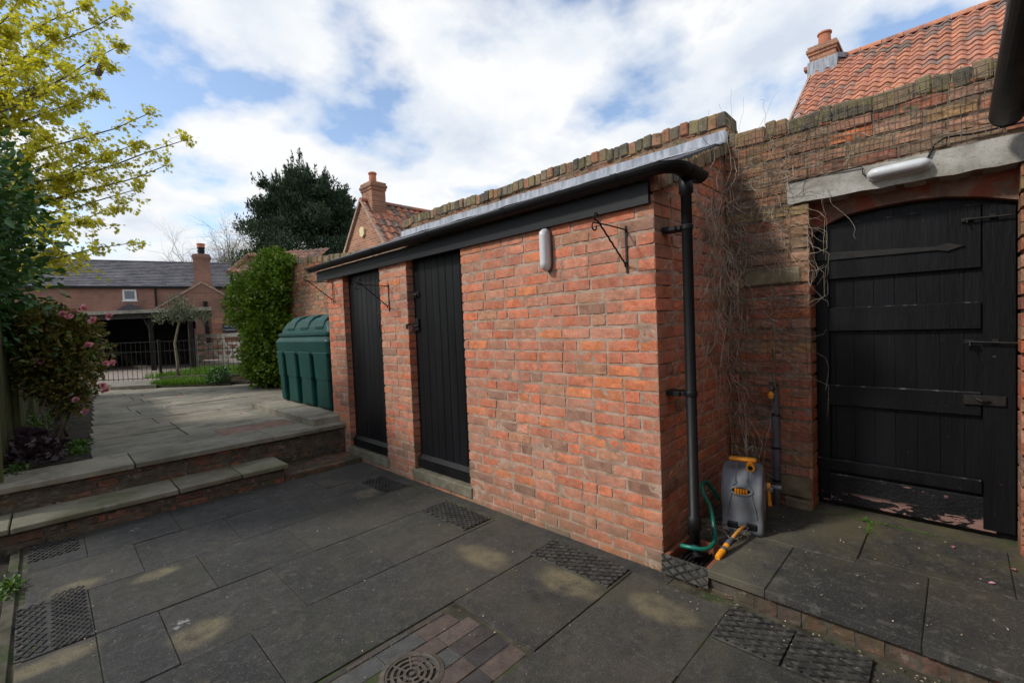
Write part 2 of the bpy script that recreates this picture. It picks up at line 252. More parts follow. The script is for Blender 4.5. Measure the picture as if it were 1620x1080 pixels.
def brickmat(name, cols, mort, scale=1.0, axis='x'):
    """small far-away brickwork: brick pattern in the material; axis = the horizontal direction of the wall"""
    m = bpy.data.materials.new(name); m.use_nodes = True; t = m.node_tree; L = t.links.new
    p = t.nodes['Principled BSDF']; tcn = N(t, 'ShaderNodeTexCoord')
    mp = N(t, 'ShaderNodeMapping'); L(tcn.outputs['Object'], mp.inputs[0])
    if axis == 'x': mp.inputs['Rotation'].default_value = (PI/2, 0, 0)
    else: mp.inputs['Rotation'].default_value = (PI/2, 0, PI/2) if axis == 'y' else (PI/2, 0, axis)
    sx = N(t, 'ShaderNodeSeparateXYZ'); L(tcn.outputs['Object'], sx.inputs[0])
    cx = N(t, 'ShaderNodeCombineXYZ')
    if axis == 'x': L(sx.outputs[0], cx.inputs[0])
    elif axis == 'y': L(sx.outputs[1], cx.inputs[0])
    L(sx.outputs[2], cx.inputs[1])
    b = N(t, 'ShaderNodeTexBrick'); b.inputs['Scale'].default_value = 1; b.inputs['Brick Width'].default_value = .225; b.inputs['Row Height'].default_value = .075
    b.inputs['Mortar Size'].default_value = .008; b.inputs['Color1'].default_value = (*cols[0], 1); b.inputs['Color2'].default_value = (*cols[1], 1); b.inputs['Mortar'].default_value = (*mort, 1)
    b.inputs['Bias'].default_value = 0; L(cx.outputs[0], b.inputs[0])
    n = N(t, 'ShaderNodeTexNoise'); n.inputs['Scale'].default_value = 1.3; n.inputs['Detail'].default_value = 8; L(tcn.outputs['Object'], n.inputs[0])
    r = N(t, 'ShaderNodeValToRGB'); r.color_ramp.elements[0].position = .3; r.color_ramp.elements[0].color = (.7, .7, .72, 1); r.color_ramp.elements[1].position = .7; r.color_ramp.elements[1].color = (1.2, 1.15, 1.1, 1)
    L(n.outputs[0], r.inputs[0]); x = N(t, 'ShaderNodeMixRGB', blend_type='MULTIPLY'); x.inputs[0].default_value = 1
    L(b.outputs[0], x.inputs[1]); L(r.outputs[0], x.inputs[2]); L(x.outputs[0], p.inputs['Base Color']); p.inputs['Roughness'].default_value = .9
    bp = N(t, 'ShaderNodeBump'); bp.inputs['Strength'].default_value = .4; bp.inputs['Distance'].default_value = .01; bp.invert = True
    L(b.outputs['Fac'], bp.inputs['Height']); L(bp.outputs[0], p.inputs['Normal'])
    return m
MT['farbrick'] = brickmat('cottage_brick', ((.30, .145, .10), (.235, .12, .085)), (.28, .20, .15))
MT['gablebrick'] = brickmat('gable_brick', ((.38, .17, .095), (.20, .085, .06)), (.38, .29, .2), axis='y')

# ------------------------------------------------------------------ mesh building
class MB:
    def __init__(s): s.v = []; s.f = []; s.m = []; s.mi = 0
    def add(s, vs, fs):
        b = len(s.v); s.v.extend([tuple(q) for q in vs]); s.f.extend([tuple(b+i for i in f) for f in fs]); s.m.extend([s.mi]*len(fs)); return b
    def box(s, x0, x1, y0, y1, z0, z1, j=0, bev=0):
        if bev:
            vs = []; b = bev
            X, Y, Z = (x0, x1), (y0, y1), (z0, z1)
            idx = {}
            for i in (0, 1):
                for k in (0, 1):
                    for l in (0, 1):
                        sx, sy, sz = (b if i == 0 else -b), (b if k == 0 else -b), (b if l == 0 else -b)
                        jx, jy, jz = (random.uniform(-j, j) for _ in range(3))
                        for a, q in enumerate(((X[i], Y[k]+sy, Z[l]+sz), (X[i]+sx, Y[k], Z[l]+sz), (X[i]+sx, Y[k]+sy, Z[l]))):
                            idx[i, k, l, a] = len(vs); vs.append((q[0]+jx, q[1]+jy, q[2]+jz))
            fs = []
            for a, o in ((0, (1, 2)), (1, (0, 2)), (2, (0, 1))):
                for sd in (0, 1):
                    q = []
                    for (u, w_) in ((0, 0), (1, 0), (1, 1), (0, 1)):
                        t = [0, 0, 0]; t[a] = sd; t[o[0]] = u; t[o[1]] = w_; q.append(idx[t[0], t[1], t[2], a])
                    fs.append(q)
            for a, (p_, q_) in ((0, (1, 2)), (1, (0, 2)), (2, (0, 1))):   # edge bevels along axis a
                for u in (0, 1):
                    for w_ in (0, 1):
                        t0 = [0, 0, 0]; t0[p_] = u; t0[q_] = w_; t1 = list(t0); t1[a] = 1
                        fs.append([idx[*t0, p_], idx[*t1, p_], idx[*t1, q_], idx[*t0, q_]])
            for i in (0, 1):
                for k in (0, 1):
                    for l in (0, 1): fs.append([idx[i, k, l, 0], idx[i, k, l, 1], idx[i, k, l, 2]])
            s.add(vs, fs); return
        vs = [(x, y, z) for x in (x0, x1) for y in (y0, y1) for z in (z0, z1)]
        if j: vs = [tuple(c+random.uniform(-j, j) for c in q) for q in vs]
        s.add(vs, [(0, 1, 3, 2), (4, 6, 7, 5), (0, 4, 5, 1), (2, 3, 7, 6), (0, 2, 6, 4), (1, 5, 7, 3)])
    def obox(s, c, ax, ay, az):          # oriented box: centre and three half-axis vectors
        c, ax, ay, az = map(Vector, (c, ax, ay, az))
        vs = [c+ax*i+ay*k+az*l for i in (-1, 1) for k in (-1, 1) for l in (-1, 1)]
        s.add(vs, [(0, 1, 3, 2), (4, 6, 7, 5), (0, 4, 5, 1), (2, 3, 7, 6), (0, 2, 6, 4), (1, 5, 7, 3)])
    def bar(s, a, b, w, h, upv=(0, 0, 1)):
        a, b = Vector(a), Vector(b); d = (b-a); l = d.length/2; d.normalize(); sd = d.cross(Vector(upv))
        if sd.length < 1e-4: sd = d.cross(Vector((1, 0, 0)))
        sd.normalize(); u = sd.cross(d); s.obox((a+b)/2, d*l, sd*w/2, u*h/2)
    def prism(s, pts, d):               # closed outline extruded by vector d
        n = len(pts); d = Vector(d); pts = [Vector(p) for p in pts]
        s.add(pts+[p+d for p in pts], [tuple(range(n))[::-1], tuple(range(n, 2*n))]+[(i, (i+1) % n, n+(i+1) % n, n+i) for i in range(n)])
    def tube(s, path, r, n=6, cap=True):
        path = [Vector(p) for p in path]; k = len(path); rs = r if isinstance(r, (list, tuple)) else [r]*k
        d0 = (path[1]-path[0]).normalized(); a = d0.cross(Vector((0, 0, 1)))
        if a.length < .1: a = d0.cross(Vector((1, 0, 0)))
        a.normalize(); vs = []
        for i, p in enumerate(path):
            d = (path[min(i+1, k-1)]-path[max(i-1, 0)]).normalized(); a = (a-d*a.dot(d))
            a = a.normalized() if a.length > 1e-6 else d.orthogonal().normalized(); b = d.cross(a)
            vs += [p+(a*math.cos(2*PI*q/n)+b*math.sin(2*PI*q/n))*rs[i] for q in range(n)]
        fs = [(i*n+q, i*n+(q+1) % n, (i+1)*n+(q+1) % n, (i+1)*n+q) for i in range(k-1) for q in range(n)]
        if cap: fs += [tuple(range(n))[::-1], tuple((k-1)*n+q for q in range(n))]
        s.add(vs, fs)
    def lathe(s, prof, c=(0, 0, 0), n=24, ax=(0, 0, 1), cap=True):
        c = Vector(c); z = Vector(ax).normalized(); x = z.orthogonal().normalized(); y = z.cross(x); vs = []
        for (r, h) in prof: vs += [c+z*h+(x*math.cos(2*PI*q/n)+y*math.sin(2*PI*q/n))*r for q in range(n)]
        k = len(prof); fs = [(i*n+q, i*n+(q+1) % n, (i+1)*n+(q+1) % n, (i+1)*n+q) for i in range(k-1) for q in range(n)]
        if cap: fs += [tuple(range(n))[::-1], tuple((k-1)*n+q for q in range(n))]
        s.add(vs, fs)
    def build(s, name, mats, parent=None, org=None, smooth=False):
        if not isinstance(mats, (list, tuple)): mats = [mats]
        me = bpy.data.meshes.new(name)
        if org is None: org = parent.matrix_world.translation if False else (parent['_o'] if parent is not None and '_o' in parent else (0, 0, 0))
        ox, oy, oz = org
        me.from_pydata([(x-ox, y-oy, z-oz) for x, y, z in s.v], [], s.f)
        for m in mats: me.materials.append(MT[m] if isinstance(m, str) else m)
        if len(mats) > 1: me.polygons.foreach_set('material_index', s.m)
        if smooth: me.polygons.foreach_set('use_smooth', [True]*len(s.f))
        me.update()
        bm = bmesh.new(); bm.from_mesh(me); bmesh.ops.recalc_face_normals(bm, faces=bm.faces); bm.to_mesh(me); bm.free()
        o = bpy.data.objects.new(name, me); scene.collection.objects.link(o)
        if parent is not None:
            o.parent = parent
            if parent.type != 'EMPTY': pass
            if '_o' in parent: ORG[o.name] = parent['_o']; o['_o'] = list(parent['_o'])
        elif org != (0, 0, 0): o.location = org
        return o
ORG = {}
def tag(o, label=None, cat=None, group=None, kind=None):
    for k, v in (('label', label), ('category', cat), ('group', group), ('kind', kind)):
        if v: o[k] = v
    return o
def thing(name, loc, label, cat, group=None, kind=None, rz=0):
    o = bpy.data.objects.new(name, None); scene.collection.objects.link(o); o.location = loc; o.rotation_euler.z = rz
    o['_o'] = list(loc) if rz == 0 else [0.0, 0.0, 0.0]
    return tag(o, label, cat, group, kind)
def copy_tree(o, parent=None):
    c = o.copy(); scene.collection.objects.link(c); c.parent = parent
    for ch in [q for q in bpy.data.objects if q.parent == o]: copy_tree(ch, c)
    return c
def fbm(x, y, z, o=4): return noise.fractal(Vector((x, y, z)), 1.0, 2.0, o)

def brick_piece(mb, O, u, v, n, a0, a1, b0, b1, depth=.10, rough=.0022, fine=True):
    """one weathered brick: pillow front, crumbling arris, sides running back into the wall"""
    O, u, v, n = Vector(O), Vector(u), Vector(v), Vector(n)
    nu = max(2, int((a1-a0)/(.032 if fine else .075))); nv = 3 if fine else 2
    sd = random.uniform(0, 90); tilt = random.uniform(-.0012, .0012); off = random.uniform(-.0018, .0018)
    vs = []; fs = []
    for j in range(nv+1):
        for i in range(nu+1):
            fa, fb = i/nu, j/nv
            ea = .0045 if fa == 0 else (-.0045 if fa == 1 else 0); eb = .0045 if fb == 0 else (-.0045 if fb == 1 else 0)
            ex = random.uniform(0, 1)**3*.004
            pa = a0+(a1-a0)*fa+ea*(.55+ex*200); pb = b0+(b1-b0)*fb+eb*(.55+ex*200)
            hh = off+tilt*(fa-.5)*2+random.gauss(0, rough*.5)+(-.001 if (ea or eb) else 0)
            vs.append(O+u*pa+v*pb+n*hh)
    W_ = nu+1
    for j in range(nv):
        for i in range(nu): fs.append((j*W_+i, j*W_+i+1, (j+1)*W_+i+1, (j+1)*W_+i))
    ring = [(i, 0) for i in range(nu+1)]+[(nu, j) for j in range(1, nv+1)]+[(i, nv) for i in range(nu-1, -1, -1)]+[(0, j) for j in range(nv-1, 0, -1)]
    K = len(ring); b1_ = len(vs)
    for (i, j) in ring:
        pa = a0+(a1-a0)*i/nu+random.uniform(-.0012, .0012); pb = b0+(b1-b0)*j/nv+random.uniform(-.0015, .0015)
        vs.append(O+u*pa+v*pb-n*(.0055+random.uniform(0, .003)))
    b2_ = len(vs)
    for (i, j) in ring: vs.append(O+u*(a0+(a1-a0)*i/nu)+v*(b0+(b1-b0)*j/nv)-n*depth)
    for q in range(K):
        q2 = (q+1) % K; i, j = ring[q]; i2, j2 = ring[q2]
        fs.append((j*W_+i, b1_+q, b1_+q2, j2*W_+i2)); fs.append((b1_+q, b2_+q, b2_+q2, b1_+q2))
    mb.add(vs, fs)

def brickwork(mb, O, u, v, n, width, height, openings=lambda b0, b1: [], course=.080, bl=.232, gap=.0135, depth=.10, fine=True, rough=.0022,
              start=0.0, mort=True, mres=.020, mamp=.0068, mback=-.0050, wav=.004, top=None, cornerdepth=None, heads=.18):
    """courses of individual bricks (material 0) over a lumpy mortar bed (material 1)"""
    mb.mi = 0; nc = int(math.ceil(height/course)); O = Vector(O); u = Vector(u); v = Vector(v); n = Vector(n)
    for c in range(nc):
        b0 = c*course; b1 = min(b0+course-gap, height)
        if b1-b0 < .02: continue
        a_l, a_r = start, width
        if top is not None:
            pass
        segs = [(a_l, a_r)]
        for (p, q) in openings(b0, b1):
            ns = []
            for (x, y) in segs:
                if q <= x or p >= y: ns.append((x, y)); continue
                if p > x: ns.append((x, p))
                if q < y: ns.append((q, y))
            segs = ns
        for (x, y) in segs:
            if y-x < .03: continue
            pos = x; first = True
            while pos < y-.001:
                if first: ln = bl*.5 if c % 2 else bl*random.choice((1, 1, .98))
                else: ln = bl*.5 if random.random() < heads else bl*random.uniform(.93, 1.05)
                first = False
                if y-pos-ln < .06: ln = y-pos
                e = min(pos+ln, y); z0 = b0+wav*math.sin(pos*2.1+c*1.7)+random.uniform(-.0015, .0015)
                dz = random.uniform(-.003, .002)
                if top is None or b1 < top((pos+e)/2):
                    brick_piece(mb, O, u, v, n, pos+(gap/2 if pos > x else 0), e-(gap/2 if e < y else 0), z0, z0+(b1-b0)+dz, depth(c) if callable(depth) else depth, rough, fine)
                pos = e
    if mort:
        mb.mi = 1; nx = max(1, int(width/mres)); ny = max(1, int(height/mres)); g = {}
        def vtx(i, j):
            if (i, j) not in g:
                a = start+(width-start)*i/nx; b = height*j/ny; p = O+u*a+v*b
                h = mback+fbm(p.x*9, p.y*9, p.z*9, 3)*mamp*.8+noise.noise(p*42)*mamp*.75
                g[i, j] = mb.add([p+n*h], [])
            return g[i, j]
        for j in range(ny):
            b = height*(j+.5)/ny; ops = openings(b-.002, b+.002)
            for i in range(nx):
                a = start+(width-start)*(i+.5)/nx
                if any(p-.004 < a < q+.004 for p, q in ops): continue
                if top is not None and b > top(a)-.01: continue
                mb.f.append((vtx(i, j), vtx(i+1, j), vtx(i+1, j+1), vtx(i, j+1))); mb.m.append(1)
    mb.mi = 0

def np_mesh(name, V, F, m, parent=None, smooth=False, nside=3):
    me = bpy.data.meshes.new(name); V = np.asarray(V, dtype=np.float32).reshape(-1, 3); F = np.asarray(F, dtype=np.int32).reshape(-1, nside)
    if parent is not None and '_o' in parent: V = V-np.array(list(parent['_o']), dtype=np.float32)
    me.vertices.add(len(V)); me.vertices.foreach_set('co', V.ravel()); me.loops.add(F.size); me.loops.foreach_set('vertex_index', F.ravel())
    me.polygons.add(len(F)); me.polygons.foreach_set('loop_start', np.arange(0, F.size, nside, dtype=np.int32)); me.polygons.foreach_set('loop_total', np.full(len(F), nside, dtype=np.int32))
    me.materials.append(MT[m] if isinstance(m, str) else m); me.update(calc_edges=True); me.validate()
    o = bpy.data.objects.new(name, me); scene.collection.objects.link(o)
    if parent is not None: o.parent = parent; o['_o'] = list(parent['_o']) if '_o' in parent else [0., 0., 0.]
    return o
LEAF = np.array([(0, 0, 0), (.30, .42, .10), (.0, 1, -.05), (-.30, .42, .10), (0, .5, -.03)], dtype=float); LEAFF = [(0, 1, 4), (1, 2, 4), (2, 3, 4), (3, 0, 4)]
STAR = np.array([(0, .45, 0), (0, 0, 0), (.30, .02, .06), (.22, .22, 0), (.58, .45, .05), (.26, .52, 0), (.30, .85, .05), (.10, .70, 0), (0, 1.08, -.05), (-.10, .70, 0), (-.30, .85, .05), (-.26, .52, 0), (-.58, .45, .05), (-.22, .22, 0), (-.30, .02, .06)], dtype=float)
STARF = [(0, i, i+1) for i in range(1, 14)]+[(0, 14, 1)]
BLADE = np.array([(-.03, 0, 0), (.03, 0, 0), (.022, .5, .05), (-.022, .5, .05), (0, 1, .2)], dtype=float); BLADEF = [(0, 1, 2), (0, 2, 3), (3, 2, 4)]
def leaves(name, P, D, size, m, parent=None, shape=LEAF, faces=LEAFF, wide=1.0, spread=.5, nup=None):
    """leaf-shaped faces at points P, growing roughly along D"""
    P = np.asarray(P, float); D = np.asarray(D, float); n = len(P)
    D = D+rng.normal(0, spread, D.shape); D /= np.linalg.norm(D, axis=1)[:, None]+1e-9
    A = rng.normal(0, 1, D.shape)
    if nup is not None: A = np.asarray(nup)+A*.55
    Nn = A-D*np.sum(A*D, axis=1)[:, None]; Nn /= np.linalg.norm(Nn, axis=1)[:, None]+1e-9
    S = np.cross(D, Nn); sz = np.asarray(size)*rng.uniform(.7, 1.25, n) if np.isscalar(size) else np.asarray(size)
    s = sz[:, None, None]
    V = P[:, None, :]+s*(shape[None, :, 0, None]*wide*S[:, None, :]+shape[None, :, 1, None]*D[:, None, :]+shape[None, :, 2, None]*Nn[:, None, :])
    k = len(shape); F = (np.array(faces)[None, :, :]+(np.arange(n)*k)[:, None, None]).reshape(-1, 3)
    return np_mesh(name, V.reshape(-1, 3), F, m, parent)
def blob_points(c, r, n, shell=.35, lump=.25, f=1.6):
    """points in the outer part of a lumpy ellipsoid, with outward directions"""
    d = rng.normal(0, 1, (n, 3)); d /= np.linalg.norm(d, axis=1)[:, None]
    rad = 1-shell*rng.random(n)**1.6
    l = np.array([noise.noise(Vector(q*f+np.array(c)*.7)) for q in d])
    l2 = np.array([noise.noise(Vector(q*f*3.1+np.array(c)*.3)) for q in d])
    rad = rad*(1+lump*2*l+lump*l2)
    return np.array(c)+d*rad[:, None]*np.array(r), d

# ================================================================== THE SETTING
XW, YC, YL = 2.523, 1.27, 5.68          # shed: front plane, near corner, far end
g = MB(); g.add([(-400, -400, -.035), (400, -400, -.035), (400, 400, -.035), (-400, 400, -.035)], [(0, 1, 2, 3)])
tag(g.build('ground', 'soil'), kind='structure')
# lower patio: every flagstone laid as seen, rows run towards the shed
rows = [(4.42, 4.99, [-.16, .14, .685, 1.25, 1.84, 2.42]), (3.83, 4.40, [-.16, .385, .965, 1.54, 2.10, 2.42]), (3.225, 3.81, [-.16, .11, .665, 1.245, 1.845, 2.40]),
        (2.61, 3.205, [.11, .37, .955, 1.52, 2.10, 2.40]), (2.02, 2.59, [-.18, .09, .66, 1.83, 2.44]), (1.425, 2.0, [-.18, .06, .64, 1.515, 2.42]),
        (.865, 1.405, [-.2, .62, 1.23, 1.815, 2.42]), (.28, .845, [-.2, .4, 1.0, 1.60, 2.13, 2.42]), (-.32, .26, [-.2, .3, .9, 1.5, 2.1, 2.42]), (-.92, -.34, [-.2, .4, 1.2, 1.8, 2.42])]
p = MB()
for y0, y1, xs in rows:
    for a, b in zip(xs, xs[1:]):
        if y0 == 1.425 and a == .64: b = 1.50; continue
        q = random.uniform(-.003, .003)
        p.box(a+.0005, b-.004, y0-.006+random.uniform(-.001, .002), y1+.006+random.uniform(-.003, .002), -.03, q, j=.0016, bev=.0022)
p.box(-.18, .105, 2.605, 3.21, -.03, -.0012, j=.001, bev=.003); p.box(2.425, 2.545, 1.2, 5.0, -.03, -.0012, j=.0008, bev=.002)
tag(p.build('patio', 'slab'), kind='structure')
b = MB(); b.box(-.25, 2.6, -1, 5.0, -.034, -.006); b.box(-.25, -.2, 1, 5, -.03, .012, bev=.004)
tag(b.build('patio_bed', 'joint'), kind='structure')
# block paving panel round the drain
p = MB(); y = 1.435
def paver(x0, x1, y0, y1): p.box(x0+.002, x1-.002, y0+.002, y1-.002, -.03, random.uniform(-.004, .001), j=.001, bev=.002)
x = .66
while x < 1.49:
    paver(x, min(x+.105, 1.49), 1.965, 1.995) if x < 1.40 else None; x += .108
for i, (ya, yb) in enumerate([(1.855, 1.96), (1.75, 1.853), (1.645, 1.748), (1.54, 1.643), (1.432, 1.538)]):
    xs = [.655, .78, .985, 1.19, 1.40] if i % 2 == 0 else [.655, .885, .985, 1.19, 1.40]
    if i == 0: xs = [.655, .80, 1.01, 1.225, 1.43]
    if i > 0: xs = [.70, .80, .90, 1.10, 1.275, 1.485] if i % 2 else [.655, .87, .98, 1.155, 1.275, 1.485]
    for a, c in zip(xs, xs[1:]):
        if (Vector(((a+c)/2, (ya+yb)/2))-Vector((1.055, 1.73))).length < .115: continue
        paver(a, c, ya, yb)
tag(p.build('block_paving', 'paver'), kind='structure')
p = MB(); p.box(.645, 1.503, 1.427, 1.999, -.033, -.012); tag(p.build('paving_bed', 'lowmortar'), kind='structure')

# steps and upper terrace
s_ = MB()
for a, c in ((-1.2, .52), (.525, 1.70), (1.705, 2.53)):
    s_.box(a, c-.004, 5.36, 5.95, .352, .400, j=.003, bev=.005)
s_.mi = 1
for a, c in ((-1.2, -.25), (-.245, .77), (.775, 1.27), (1.275, 1.70)):
    s_.box(a, c-.004, 4.955, 5.50, .138, .180, j=.003, bev=.005)
tag(s_.build('step_treads', ['york', 'stepstone']), kind='structure')
r_ = MB()
brickwork(r_, (2.53, 5.40, .0), (-1, 0, 0), (0, 0, 1), (0, -1, 0), 3.4, .352, course=.078, fine=True, rough=.004, mback=-.003, mamp=.010)
brickwork(r_, (1.66, 4.985, -.02), (-1, 0, 0), (0, 0, 1), (0, -1, 0), 2.6, .158, course=.078, fine=True, rough=.004, mback=-.003, mamp=.010)
brickwork(r_, (1.66, 4.985, -.02), (0, 1, 0), (0, 0, 1), (1, 0, 0), .5, .158, course=.078, fine=True, rough=.004, mback=-.003, mamp=.010)
r_.box(-.9, 2.6, 5.415, 5.6, -.03, .35); r_.box(-.9, 1.645, 5.0, 5.45, -.03, .136)
tag(r_.build('step_risers', ['lowbrick', 'lowmortar']), kind='structure')
lb = MB(); x = 1.67
while x < 2.5:
    for ya, yb in ((4.985, 5.09), (5.095, 5.20), (5.205, 5.31), (5.315, 5.398)):
        lb.box(x, min(x+.215, 2.52), ya, yb-.004, -.03, .052+random.uniform(-.004, .004), j=.003, bev=.006)
    x += .22
tag(lb.build('brick_step', 'lowbrick'), kind='structure')
t_ = MB(); y = 5.955; k = 0
ter_red = None
while y < 13.4:
    h = random.choice((.42, .55, .6)); x = .27+(y-6)*.06 - random.uniform(0, .02); first = True
    if abs(y-5.955) < .01: h = .47
    while x < 3.62:
        ln = random.uniform(.5, 1.0) if not first else random.uniform(.3, .9)
        if k == 0: ln = [1.12, .78, .9, 1.2][min(3, int(x > .5)+int(x > 1.5)+int(x > 2.3))]
        first = False; e = min(x+ln, 3.66)
        t_.mi = 1 if (k == 0 and 1.3 < x < 1.6) or (k == 3 and 1.9 < x < 2.8 and random.random() < .6) else 0
        zz = .394+random.uniform(-.004, .004); t_.box(x+.006, e-.006, y+.006, y+h-.006, .3, zz, j=.004, bev=.004)
        x = e
    y += h; k += 1
tag(t_.build('terrace', ['york', 'terracotta']), kind='structure')
t_ = MB(); t_.box(-1.3, 3.66, 5.6, 14.5, -.03, .375); tag(t_.build('terrace_base', 'lowmortar'), kind='structure')
t_ = MB(); ny, nx = 40, 14
vs = [(-1.2+1.5*i/nx+(max(0, (7*j/ny))*.06 if i == nx else 0), 5.96+7.4*j/ny, .385+.03*fbm(i*.7, j*.5, 3)+(.02 if i < nx else -.01)) for j in range(ny+1) for i in range(nx+1)]
t_.add(vs, [(j*(nx+1)+i, j*(nx+1)+i+1, (j+1)*(nx+1)+i+1, (j+1)*(nx+1)+i) for j in range(ny) for i in range(nx)])
tag(t_.build('flower_bed', 'soil', smooth=True), kind='structure')
t_ = MB(); nj = 30
vs = [(-1.6+1.38*i/8, .8+4.2*j/nj, -.02+.04*fbm(i*.9, j*.6, 8)) for j in range(nj+1) for i in range(9)]
t_.add(vs, [(j*9+i, j*9+i+1, (j+1)*9+i+1, (j+1)*9+i) for j in range(nj) for i in range(8)])
tag(t_.build('side_bed', 'soil', smooth=True), kind='structure')

# raised platform before the gate
p = MB()
def ps(x0, x1, y0, y1, z=.140): p.box(x0, x1, y0, y1, z-.046, z+random.uniform(-.002, .002), j=.0018, bev=.004)
ps(2.468, 3.042, .702, .985); ps(2.462, 3.122, .112, .698); ps(2.458, 3.122, -.50, .108); ps(2.46, 3.122, -1.2, -.504)
ps(3.046, 3.712, .407, 1.25); ps(3.127, 3.712, -.194, .403); ps(3.127, 3.712, -.8, -.198); ps(2.86, 3.042, .989, 1.25)
p.box(3.716, 4.1, -.6, .95, .09, .136, j=.003, bev=.006)
tag(p.build('raised_platform', 'platslab'), kind='structure')
p = MB(); y = 1.25; x0 = 2.492
while y > -1.2:
    ww = .105 if y < .985 else .2
    h = .092 if y < .985 else .03
    brick_piece(p, (x0, y, .0), (0, -1, 0), (0, 0, 1), (-1, 0, 0), 0, ww-.012, .0, h, .1, .004); y -= ww
p.mi = 1; p.box(x0+.004, 2.9, -1.2, .985, -.03, .093); p.box(2.86, 3.75, -1.2, 1.26, -.03, .092); p.box(2.51, 2.9, .985, 1.26, -.03, .03)
p.mi = 2; p.box(2.52, 3.75, -1.2, .98, .094, .130); p.box(2.9, 3.75, .97, 1.26, .094, .130)
tag(p.build('platform_edging', ['lowbrick', 'lowmortar', 'joint']), kind='structure')

# ================================================================== THE SHED
shed = thing('brick_shed', (XW, YC, 0), 'low red brick outhouse with two black doors, black fascia and gutter', 'outhouse')
D2, D1 = (3.045, 3.89), (4.41, 5.265)
def op_front(b0, b1):
    z = (b0+b1)/2-.03
    o = [(D2[0]-YC, D2[1]-YC), (D1[0]-YC, D1[1]-YC)] if z > .03 else []
    c = int(round(b0/.080))
    return o
wall = MB()
brickwork(wall, (XW, YC, -.03), (0, 1, 0), (0, 0, 1), (-1, 0, 0), YL-YC, 2.28, op_front, depth=lambda c: .105 if c % 2 else .215, rough=.0014, mamp=.0048, mback=-.0036, wav=.003)
def op_side(b0, b1):
    c = int(round(b0/.080)); return [(0, .115 if c % 2 else .225)]
brickwork(wall, (XW, YC, -.03), (1, 0, 0), (0, 0, 1), (0, -1, 0), 3.69-XW, 2.95, op_side, depth=.1, rough=.003, top=lambda a: 2.34+.385*a, mort=False)
brickwork(wall, (XW+.006, YC, -.03), (1, 0, 0), (0, 0, 1), (0, -1, 0), 3.69-XW, 2.95, lambda a, b: [], course=9, depth=.1, top=lambda a: 2.36+.385*a)
brickwork(wall, (XW, YL, -.03), (1, 0, 0), (0, 0, 1), (0, 1, 0), 1.1, 2.2, depth=.1, fine=False, mort=False)
wall.mi = 1
for a, c in ((YC+.014, D2[0]-.012), (D2[1]+.012, D1[0]-.012), (D1[1]+.012, YL-.014)): wall.box(XW+.014, XW+.21, a, c, -.03, 2.24)
wall.box(XW+.2, 3.69, YC+.016, YC+.2, -.03, 2.33); wall.box(XW+.2, 3.69, YL-.2, YL-.016, -.03, 2.33)
wall.build('wall', ['brick', 'mortar'], shed)
# doors
def door(y0, y1, latchside):
    d = MB(); n = 8; wd = (y1-y0)/n; z0, z1 = .135, 2.24
    for i in range(n):
        d.box(XW+.075+random.uniform(0, .002), XW+.105, y0+i*wd+.002, y0+(i+1)*wd-.002, z0, z1, bev=.004)
    o = d.build('door', 'black', shed)
    m = MB(); m.mi = 0; m.prism([(XW+.073, y0+.01, z0+.13), (XW+.035, y0+.01, z0+.095), (XW+.035, y0+.01, z0+.01), (XW+.073, y0+.01, z0+.01)], (0, y1-y0-.02, 0))
    m.build('weather_board', 'black', o)
    return o
d2 = door(*D2, 1); d1 = door(*D1, 1)
m = MB(); m.box(XW+.055, XW+.075, 3.80, 3.86, 1.50, 1.62, bev=.003); m.tube([(XW+.05, 3.93, 1.545), (XW+.05, 3.80, 1.545)], .008); m.tube([(XW+.05, 3.87, 1.545), (XW+.03, 3.87, 1.50)], .006)
m.box(XW-.006, XW+.02, 3.895, 3.93, 1.52, 1.57, bev=.003); m.build('latch', 'iron', d2)
m = MB(); m.tube([(XW+.05, 3.80, 1.85), (XW+.05, 3.86, 1.86)], .007); m.box(XW+.06, XW+.075, 3.78, 3.87, 1.83, 1.88, bev=.003); m.build('bolt', 'iron', d2)
m = MB(); m.tube([(XW+.07, 4.50, 1.60), (XW+.03, 4.50, 1.58), (XW+.03, 4.50, 1.46), (XW+.07, 4.50, 1.44)], .007); m.box(XW+.065, XW+.075, 4.47, 4.53, 1.40, 1.66, bev=.003); m.tube([(XW+.05, 4.45, 1.70), (XW+.05, 4.58, 1.70)], .006)
m.build('handle', 'iron', d1)
for y0, y1 in (D2, D1):
    m = MB(); m.box(XW-.012, XW+.13, y0-.03, y1+.03, .028, .128, j=.004, bev=.008); m.build('door_sill', 'sill', shed)
m = MB(); m.box(XW+.13, XW+.14, 2.95, 5.35, .0, 2.3); m.build('dark_backing', 'dark', shed)
# fascia
m = MB(); m.prism([(XW-.032, 1.285, 2.196), (XW-.006, 1.285, 2.196), (XW-.006, 1.285, 2.325), (XW-.032, 1.285, 2.325)], (0, 4.62, -.03)); m.build('fascia', 'fascia', shed)
def gut(mb, a, b_, r, n=10):
    a, b_ = Vector(a), Vector(b_); d = (b_-a); sd = Vector((0, 0, 1)).cross(d).normalized(); u = Vector((0, 0, 1))
    pts = [a+sd*r*math.cos(PI+PI*i/n)+u*r*.92*math.sin(PI+PI*i/n) for i in range(n+1)]+[a+sd*(r-.005)*math.cos(PI+PI*i/n)+u*(r-.005)*.92*math.sin(PI+PI*i/n) for i in range(n, -1, -1)]
    mb.prism(pts, d)
gm = MB(); gz = 2.375
gut(gm, (2.43, 1.20, gz), (2.43, 5.93, gz-.035), .056)
for y in (1.42, 2.35, 3.3, 4.25, 5.2): gut(gm, (2.43, y, gz+.002-.0075*(y-1.2)), (2.43, y+.045, gz+.002-.0075*(y-1.2)), .060)
